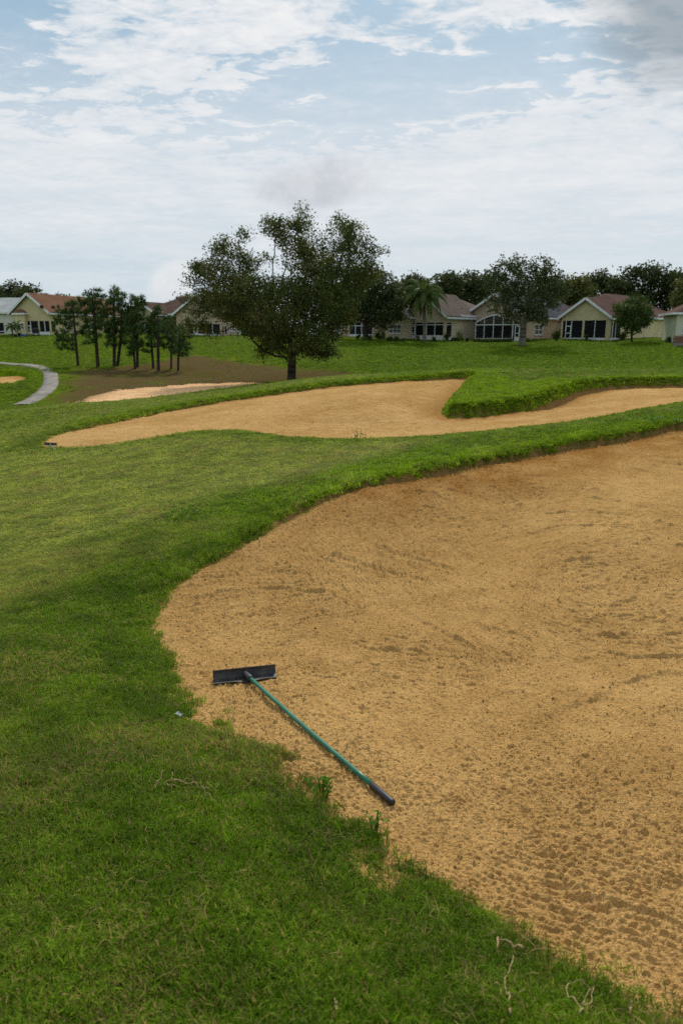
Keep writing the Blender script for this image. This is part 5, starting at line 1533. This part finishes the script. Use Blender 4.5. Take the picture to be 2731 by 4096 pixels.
# ---- queen palm
def palm(label, bx, by, d, cx, cy, R, n_fr, flen, seed, dead=3, lean=0.0, name='palm_tree'):
    g = np.random.default_rng(seed)
    base = P(bx, by, d); base[2] = ground_z(base[0], base[1])[0]
    root = empty(name, base); tag(root, label, 'tree')
    top = P(cx, cy, d) - base
    mb = MB(); pts = [np.array([top[0] * t ** 1.3, top[1] * t, -.2 + (top[2] + .2) * t]) for t in np.linspace(0, 1, 9)]
    mb.tube(pts, [R * (1.25 - .45 * t) for t in np.linspace(0, 1, 9)], 10).build('trunk', M['grey_bark'], root, True)
    sc_ = flen / 3.2
    for k in range(n_fr + dead):
        is_dead = k >= n_fr
        az = k * 2.39996 + g.uniform(-.2, .2); el = math.radians(74 - 96 * ((k % n_fr) / n_fr) ** 0.8) if not is_dead else math.radians(-55 - 20 * g.uniform(0, 1))
        L = flen * g.uniform(.85, 1.1) * (.8 if is_dead else 1); n = 14
        p = top.copy(); dv = np.array([math.cos(az) * math.cos(el), math.sin(az) * math.cos(el), math.sin(el)])
        rach = [p.copy()]; v = []; f = []
        for i in range(n):
            t = (i + 1) / n
            dv = dv + np.array([0, 0, -.19 * (0.3 + t)]); dv /= np.linalg.norm(dv)
            p = p + dv * L / n; rach.append(p.copy())
            if i > 1:
                sd_ = np.cross(dv, [0, 0, 1.0]); sd_ /= np.linalg.norm(sd_) + 1e-9
                for sgn in (-1, 1):
                    for q in range(5):
                        o = p - dv * L / n * q / 5
                        ll = .62 * sc_ * math.sin(math.pi * min(1, .18 + t * .85)) * g.uniform(.8, 1.15) + .1 * sc_
                        tip_ = o + sd_ * sgn * ll * .62 + dv * ll * .4 + np.array([0, 0, -ll * (.45 + .35 * g.uniform(0, 1))])
                        mid_ = o + sd_ * sgn * ll * .42 + dv * ll * .2 + np.array([0, 0, -ll * .05])
                        wv = dv * .042 * sc_
                        b = len(v); v += [o - wv, o + wv, mid_ + wv, mid_ - wv, tip_]; f += [[b, b + 1, b + 2, b + 3], [b + 3, b + 2, b + 4]]
        fr = new_mesh('frond', v, f, M['dead_frond'] if is_dead else M['palm_leaf'], root)
        MB().tube(rach, [.03 * sc_ * (1 - i / (n + 4)) for i in range(n + 1)], 4).build('midrib', M['dead_frond'] if is_dead else M['palm_leaf'], fr)
    return root
palm('tall palm with drooping feathery fronds before the tan house', 1697, 1368, 77, 1694, 1172, .16, 25, 3.2, 71)
palm('small palm with thin leaning trunk before the pale wall', 56, 1340, 83, 46, 1305, .06, 13, 1.1, 72, 0, name='palm_tree')
palm('small palm beside the bay window of the yellow house', 70, 1340, 82.5, 68, 1303, .05, 13, 1.1, 73, 0, name='palm_tree')

# ---- shrubs and hedges
def shrub(label, px, py, wpx, hpx, d, mat, seed, name='shrub', leaf=.12, dens=1.0, sparse=False, group='shrubs along the house fronts'):
    g = np.random.default_rng(seed)
    base = P(px, py, d); base[2] = ground_z(base[0], base[1])[0]
    root = empty(name, base); tag(root, label, 'shrub', group)
    W = wpx * d / FPX / 2; H = hpx * d / FPX
    n = max(260, int(1500 * W * H * dens))
    st = MB(); cs = []
    for k in range(6):
        a = g.uniform(0, 6.28); tip_ = np.array([math.cos(a) * W * .6, math.sin(a) * min(W, .6) * .6, H * g.uniform(.6, .95)])
        st.tube([(0, 0, -.15), tip_ * .5 + g.normal(0, .04, 3), tip_], [.03, .02, .01], 5)
        cs.append(tip_)
    st.build('stem', M['bark'], root)
    if sparse:
        c = np.array(cs)[g.integers(0, 6, n // 3)] * g.uniform(.4, 1.05, (n // 3, 1)) + g.normal(0, .16, (n // 3, 3))
    else:
        m = 9; lob = np.stack([g.uniform(-.62, .62, m) * W, g.uniform(-.6, .6, m) * min(W, .8), g.uniform(.25, .75, m) * H], 1)
        c = np.concatenate([ball_points(l, max(.12, min(W, H) * .42), n // m, g) for l in lob]); c = c[c[:, 2] > 0.0]
    leaf_cloud('foliage', c, leaf, M[mat], root, .6, .2, seed)
def hedge(label, px0, px1, py0, py1, d, seed, mat='shrub_leaf'):
    g = np.random.default_rng(seed)
    a = P(px0, py1, d); b = P(px1, py1, d); a[2] = ground_z(*a[:2])[0]; b[2] = ground_z(*b[:2])[0]
    H = (py1 - py0) * d / FPX; L = np.linalg.norm(b - a)
    root = empty('hedge', a, math.atan2(b[1] - a[1], b[0] - a[0])); tag(root, label, 'hedge')
    n = int(2600 * L * H) + 300
    c = np.stack([g.uniform(0, L, n), g.uniform(-.3, .3, n), g.uniform(0, H, n)], 1) + g.normal(0, .03, (n, 3))
    leaf_cloud('foliage', c, .1, M[mat], root, .6, .2, seed)
    st = MB()
    for s in np.arange(.2, L, .5):
        st.tube([(s, 0, -.1), (s + .05, .02, H * .7)], .02, 5)
    st.build('stem', M['bark'], root)
hedge('clipped low hedge along the foot of the arched pool cage', 1888, 2046, 1351, 1366, 77.5, 81)
hedge('small clipped box hedge against the tan side wall', 1804, 1833, 1343, 1357, 79, 82)
for i, (lab, px, py, wp, hp, d, mt, kw) in enumerate([
    ('dark rounded shrub left of the tan house wing', 1520, 1352, 42, 40, 80, 'shrub_leaf', {}),
    ('small dark shrub near the shaded porch door', 1432, 1362, 24, 26, 79, 'shrub_leaf', {}),
    ('leafy green shrub left of the dark rounded shrub', 1477, 1364, 26, 26, 78, 'shrub_leaf', {}),
    ('pale yellowish spiky shrub in front of the shaded porch', 1452, 1370, 22, 20, 77, 'bright_leaf', {'sparse': True}),
    ('low mixed planting under the triple window', 1570, 1366, 66, 20, 78, 'shrub_leaf', {}),
    ('low dark shrub between triple window and screen door', 1618, 1362, 34, 14, 78, 'shrub_leaf', {}),
    ('upright little shrub left of the palm trunk', 1668, 1368, 18, 28, 77.5, 'shrub_leaf', {}),
    ('small plant right of the palm trunk', 1735, 1368, 20, 26, 77, 'shrub_leaf', {}),
    ('rounded light green shrub at the porch corner of the tan house', 1788, 1358, 30, 44, 78.5, 'shrub_leaf', {}),
    ('thin twiggy shrub against the tan side wall', 1836, 1357, 34, 48, 79, 'olive_leaf', {'sparse': True}),
    ('bright yellow green shrub beside the thin twiggy shrub', 1848, 1360, 22, 24, 78.5, 'bright_leaf', {}),
    ('little dark cycad at the corner of the pinkish house', 1866, 1362, 20, 20, 78, 'shrub_leaf', {}),
    ('yellow green shrub at the foot of the forked oak', 2113, 1364, 32, 18, 78, 'bright_leaf', {}),
    ('big dark arching shrub between pinkish and yellow houses', 2224, 1367, 38, 54, 79, 'shrub_leaf', {}),
    ('tiny topiary before the white knee wall', 2343, 1366, 18, 32, 78, 'shrub_leaf', {}),
    ('dark shrub at the right end of the black screens', 2478, 1366, 44, 34, 79.5, 'shrub_leaf', {}),
    ('tall reddish leaved shrub by the ivory house', 2684, 1362, 48, 64, 78, 'red_leaf', {'sparse': True, 'dens': 3.0}),
    ('low dark shrub beside the brick planter', 2676, 1368, 46, 24, 74, 'shrub_leaf', {}),
    ('bushy dark shrub right of the pinkish house', 985, 1346, 44, 34, 86, 'shrub_leaf', {}),
    ('yellowish shrub under the oak branches', 1015, 1346, 40, 40, 88, 'bright_leaf', {}),
    ('low dark planting at the foot of the small palms', 60, 1341, 34, 12, 83.5, 'shrub_leaf', {}),
    ('dark potted shrub beside the bay window', 80, 1340, 16, 18, 83, 'shrub_leaf', {}),
    ('dark bush against the long cream wall', 335, 1344, 24, 16, 88, 'shrub_leaf', {}),
    ('rounded dark bush near the corner of the yellow porch', 228, 1342, 14, 20, 85, 'red_leaf', {}),
    ]):
    shrub(lab, px, py, wp, hp, d, mt, 300 + i, **kw)

# ---- things by the left house
gp = P(97, 1339, 83); gp[2] = ground_z(*gp[:2])[0]
blue = simple_mat('blue_plastic', (0.03, 0.12, 0.42), .45, .4, .15, 4)
bb = empty('storage_tub', gp); tag(bb, 'blue plastic tub on the grass beside the bay window', 'tub')
MB().hull8([(-.22, -.2, -.02), (.22, -.2, -.02), (.22, .2, -.02), (-.22, .2, -.02), (-.28, -.25, .22), (.28, -.25, .22), (.28, .25, .22), (-.28, .25, .22)]).build('body', blue, bb)
MB().box(-.3, .3, -.27, .27, .22, .27).build('lid', blue, bb)
gp = P(145, 1340, 83.5); gp[2] = ground_z(*gp[:2])[0]
black = simple_mat('black_cover', (0.012, 0.012, 0.013), .6, .3)
bb = empty('grill', gp); tag(bb, 'black covered barbecue grill before the yellow porch', 'grill')
MB().hull8([(-.3, -.25, .35), (.3, -.25, .35), (.3, .25, .35), (-.3, .25, .35), (-.33, -.28, .75), (.33, -.28, .75), (.33, .28, .75), (-.33, .28, .75)]).build('body', black, bb)
MB().hull8([(-.32, -.27, .76), (.32, -.27, .76), (.32, .27, .76), (-.32, .27, .76), (-.22, -.12, .98), (.22, -.12, .98), (.22, .12, .98), (-.22, .12, .98)]).build('lid', black, bb)
for sx in (-.27, .27):
    for sy in (-.22, .22):
        MB().box(sx - .03, sx + .03, sy - .03, sy + .03, -.05, .35).build('leg', black, bb)
MB().box(.34, .6, -.2, .2, .68, .72).build('side_shelf', black, bb)

# ---- utility pole
up = P(691, 1340, 132); up[2] = 1.3
ub = empty('utility_pole', up); tag(ub, 'wooden utility pole above the dark brown roof', 'pole')
ph = P(691, 1204, 132)[2] - up[2]
MB().tube([(0, 0, 0), (0, 0, ph)], [.2, .15], 8).build('shaft', M['grey_bark'], ub)
MB().box(-1.1, 1.1, -.06, .06, ph - .75, ph - .6).build('crossarm', M['grey_bark'], ub)
for s in (-1, 0.95):
    MB().tube([(s, 0, ph - .6), (s, 0, ph - .4)], .06, 6).build('insulator', M['white'], ub)

# ---------------------------------------------------------------- rakes
rk_black = simple_mat('black_plastic', (0.022, 0.021, 0.023), .5, .4, .35, 40)
def sandy_plastic():
    m = bpy.data.materials.new('sandy_black_plastic'); b = NB(nodes_of(m))
    tc = b.n('ShaderNodeTexCoord').outputs['Object']
    n1 = b.noise(tc, 14, 4, .6); n2 = b.noise(tc, 420, 2, .5); z = b.n('ShaderNodeSeparateXYZ', {0: tc}).outputs[2]
    c = b.mix(b.smooth(n1, .4, .7), (0.020, 0.019, 0.021), (0.055, 0.048, 0.046))
    specks = b.math('MULTIPLY', b.smooth(n2, .66, .72), b.smooth(n1, .42, .6))
    c = b.mix(specks, c, (0.45, 0.29, 0.13))
    c = b.mix(b.math('MULTIPLY', b.smooth(z, .047, .058), .55), c, (0.12, 0.085, 0.075))
    pr = b.n('ShaderNodeBsdfPrincipled', {'Base Color': c, 'Roughness': .55, 'Specular IOR Level': .4})
    b.n('ShaderNodeOutputMaterial', {0: pr.outputs[0]}); return m
rk_head = sandy_plastic()
rk_green = simple_mat('green_fibreglass', (0.012, 0.135, 0.075), .38, .45, .2, 9)
rk_bright = simple_mat('bright_green_mark', (0.01, 0.33, 0.10), .4, .4)

def make_rake(label, head_c, head_dir, grip_end, grip_r=.0158):
    """head centre on the ground, direction along the head, end of the handle"""
    head_c = np.array(head_c); hd = np.array([head_dir[0], head_dir[1], 0.]); hd /= np.linalg.norm(hd)
    bk = np.array([-hd[1], hd[0], 0.])
    if bk @ (np.array(grip_end) - head_c) > 0:
        bk = -bk
    up_ = np.array([0, 0, 1.])
    root = empty('bunker_rake', head_c, math.atan2(hd[1], hd[0])); tag(root, label, 'rake', 'bunker rakes')
    Rm = np.stack([hd, bk, up_])                     # world offset -> local
    loc = lambda p: Rm @ (np.array(p) - head_c)
    W = .2
    ge = loc(grip_end)
    prof = [(-.034, .006), (-.008, .006), (.014, .009), (.028, .022), (.036, .038), (.039, .051), (.030, .059)]
    th = .006
    nx = 25; v = []; f = []
    for i in range(nx):
        x = -W + 2 * W * i / (nx - 1)
        fl = .030 * max(0, 1 - abs(x - .012) / .09)          # bottom flange widens at the socket
        outer = []; inner = []
        for j, (yy, zz) in enumerate(prof):
            y2 = yy - (fl if j == 0 else 0)
            a = np.array(prof[max(j - 1, 0)]); b_ = np.array(prof[min(j + 1, len(prof) - 1)]); t = b_ - a; t /= np.linalg.norm(t)
            nrm = np.array([t[1], -t[0]])
            outer.append((x, y2 + nrm[0] * th, max(.001, zz + nrm[1] * th))); inner.append((x, y2, zz))
        v += inner + outer[::-1]
    m = len(prof) * 2
    for i in range(nx - 1):
        for j in range(m):
            j2 = (j + 1) % m
            f.append([i * m + j, i * m + j2, (i + 1) * m + j2, (i + 1) * m + j])
    f.append(list(range(m))[::-1]); f.append([(nx - 1) * m + j for j in range(m)])
    hob = new_mesh('head', v, f, rk_head, root, False)
    a0 = np.array([.004, .004, .030]); dirv_ = ge - a0; Lh = np.linalg.norm(dirv_); dirv_ /= Lh
    for x in (-.05, .06):
        MB().prism([(x, .026, .02), (x, -.02, .009), (x, .0, .032)], (.006, 0, 0)).build('rib', rk_black, hob)
    MB().tube([a0 - dirv_ * .02, a0, a0 + dirv_ * .05, a0 + dirv_ * .085, a0 + dirv_ * .088], [.014, .019, .020, .0195, .0185], 14).build('socket', rk_black, root, True)
    hp = [a0 + dirv_ * s for s in np.linspace(.086, Lh - .17, 12)]
    for i, p in enumerate(hp):
        p[2] -= .008 * math.sin(math.pi * i / 11)
    hn = MB().tube(hp, .0128, 14).build('handle', rk_green, root, True)
    q = a0 + dirv_ * (Lh * .80); MB().tube([q - dirv_ * .009 + np.array([0, 0, -.006]), q + dirv_ * .009 + np.array([0, 0, -.006])], .0138, 14).build('mark', rk_bright, hn)
    gr = MB().tube([a0 + dirv_ * (Lh - .175), a0 + dirv_ * (Lh - .172), a0 + dirv_ * (Lh - .012), a0 + dirv_ * (Lh - .003), a0 + dirv_ * Lh], [.0145, grip_r, grip_r, grip_r * .9, grip_r * .55], 14).build('grip', rk_black, root, True)
    return root

def sand_pt(px, py, dz=0.0, plane_z=None):
    p = NEARPT(px, py)
    hit = SAND_BVH.ray_cast((p[0], p[1], 3.0), (0, 0, -1))[0]
    return np.array([p[0], p[1], (hit[2] if hit else base_z(p[0], p[1])[0]) + dz])
hl, hr_ = sand_pt(862, 2738), sand_pt(1098, 2716)
hcen = (hl + hr_) / 2
gend = sand_pt(1572, 3236, 0.0); gend[2] += .012
make_rake('green handled rake with black head lying on the near sand', hcen + np.array([0, 0, .007]), hr_ - hl, gend)

# the same kind of rake, far off in the tip of the second bunker
fl_, fr_ = P(168, 1776, 18.15), P(232, 1783, 18.0)
fz = base_z([fl_[0], fr_[0]], [fl_[1], fr_[1]]).mean()
fc = (fl_ + fr_) / 2; fc[2] = fz + .03
fe = fc + np.array([.62, -1.15, .03])
make_rake('distant black headed rake in the left tip of the second bunker', fc, fr_ - fl_, fe)

# ---------------------------------------------------------------- dry roots in the grass
def root_thing(label, lines, rad, name='dry_root', lift=.030):
    allp = [[ray_ground(x, y, .9) for x, y in ln] for ln in lines]
    o0 = allp[0][0].copy()
    e = empty(name, o0); tag(e, label, 'root', 'dry roots in the foreground grass')
    for k, pts in enumerate(allp):
        n = len(pts); pts = dense(np.array(pts), 4)
        pts = [p - o0 + np.array([random.uniform(-1, 1) * .0022, random.uniform(-1, 1) * .0022, lift + .008 * math.sin(i * .9 + k)]) for i, p in enumerate(pts)]
        r = rad if k == 0 else rad * .72
        MB().tube(pts, [max(.0012, r * (1 - .55 * i / len(pts)) * random.uniform(.85, 1.2)) for i in range(len(pts))], 6).build('main_root' if k == 0 else 'rootlet', M['root'], e, True)
cA = lambda x, y: (560 + x * .2168, 3050 + y * .2168)
root_thing('branching dry root lying in the grass left of the rake grip', [[cA(*p) for p in l] for l in (
    [(600,460),(820,470),(1010,500),(1080,550),(1165,595),(1240,660),(1310,750),(1360,820),(1430,865)],
    [(310,495),(400,490),(520,475),(600,370),(610,310)], [(320,480),(400,350),(420,260),(415,190)], [(312,490),(292,540),(290,600)], [(520,490),(620,555),(730,530)],
    [(595,455),(700,440),(820,445),(900,420),(1000,385)], [(1165,595),(1300,605),(1440,565),(1455,500)], [(1240,740),(1200,760),(1150,772)])], .0024)
cD = lambda x, y: (1900 + x * .53, 3700 + y * .53)
root_thing('upright wavy pale root at the bottom edge', [[cD(*p) for p in l] for l in ([(262,747),(255,700),(250,620),(235,570),(220,480),(250,400),(285,300)], [(250,600),(300,585),(360,570)], [(190,600),(185,540),(140,515),(100,480)])], .0027)
root_thing('looped pale root in the bottom right grass', [[cD(*p) for p in l] for l in ([(770,747),(800,690),(740,640),(690,590),(688,530),(740,490),(810,500),(878,540)], [(800,690),(860,640),(880,545)], [(795,680),(820,600),(870,560)])], .0027)
root_thing('short thick dry stick at the sand edge', [[cD(*p) for p in l] for l in ([(345,240),(300,215),(250,195),(155,160)], [(160,165),(165,230)])], .0045)
root_thing('short forked stub of root at the bottom edge', [[(1345,4085),(1343,4060),(1338,4040)], [(1343,4060),(1352,4040)]], .0027)
root_thing('small pale root tip near the bottom right corner', [[cD(1160, 735), cD(1165, 690), cD(1172, 650)], [cD(1165,690), cD(1150,670)]], .0027)

# ---------------------------------------------------------------- weeds and a scrap of litter
M['weed'] = leaf_mat('weed_leaf', (0.055, 0.13, 0.012), (0.16, 0.28, 0.03), (0.2, 0.22, 0.04), 0.1)
def weed(label, px, py, t0, wid, hgt, n, leaf, seed, stems=0):
    g = np.random.default_rng(seed)
    b = ray_ground(px, py, t0)
    root = empty('weed', b); tag(root, label, 'weed', 'weeds in the turf')
    c = np.stack([g.normal(0, wid, n), g.normal(0, wid * .8, n), np.abs(g.normal(hgt * .5, hgt * .3, n)) + .02], 1)
    leaf_cloud('foliage', c, leaf, M['weed'], root, .45, .3, seed)
    for k in range(max(3, stems)):
        a = g.uniform(0, 6.28); r_ = g.uniform(.2, 1) * wid * 1.3
        x_, y_ = math.cos(a) * r_, math.sin(a) * r_; hh = hgt * g.uniform(.9, 1.5)
        MB().tube([(x_ * .4, y_ * .4, -.02), (x_ * .7, y_ * .7, hh * .6), (x_ * 1.2, y_ * 1.2, hh)], [.004, .003, .0015], 4).build('stem', M['weed'], root)
weed('broad weedy clump on the bunker lip at the right edge', 2640, 1690, 9.0, .22, .10, 130, .07, 501)
weed('greyish leafy weed patch in the turf above the near bunker', 748, 2062, 5.0, .14, .05, 90, .05, 502)
weed('thin grassy weed standing on the edge of the second bunker', 1435, 1768, 11.0, .10, .20, 24, .06, 503, 8)
weed('upright weedy tuft in the turf edge beyond the rake grip', 1290, 3190, 1.5, .035, .07, 46, .035, 504, 9)
weed('small weedy tuft on the sand edge below the rake grip', 1500, 3330, 1.5, .03, .06, 34, .03, 505, 7)
lp_ = ray_ground(718, 2876, 1.5); lp_[2] += .03
scrap = simple_mat('pale_plastic', (0.30, 0.34, 0.32), .5, .3, .1, 30)
g_ = np.random.default_rng(9)
vv_ = []; ff_ = []
for i in range(5):
    for j in range(3):
        vv_.append(((i - 2) * .011, (j - 1) * .012, g_.uniform(-.006, .008)))
for i in range(4):
    for j in range(2):
        a = i * 3 + j; ff_.append([a, a + 3, a + 4, a + 1])
lo = new_mesh('litter_scrap', vv_, ff_, scrap); lo.location = tuple(lp_); lo.rotation_euler = (0.2, 0.1, -.5)
sm_ = lo.modifiers.new('thickness', 'SOLIDIFY'); sm_.thickness = .002
tag(lo, 'small pale scrap of plastic in the grass left of the rake', 'litter')
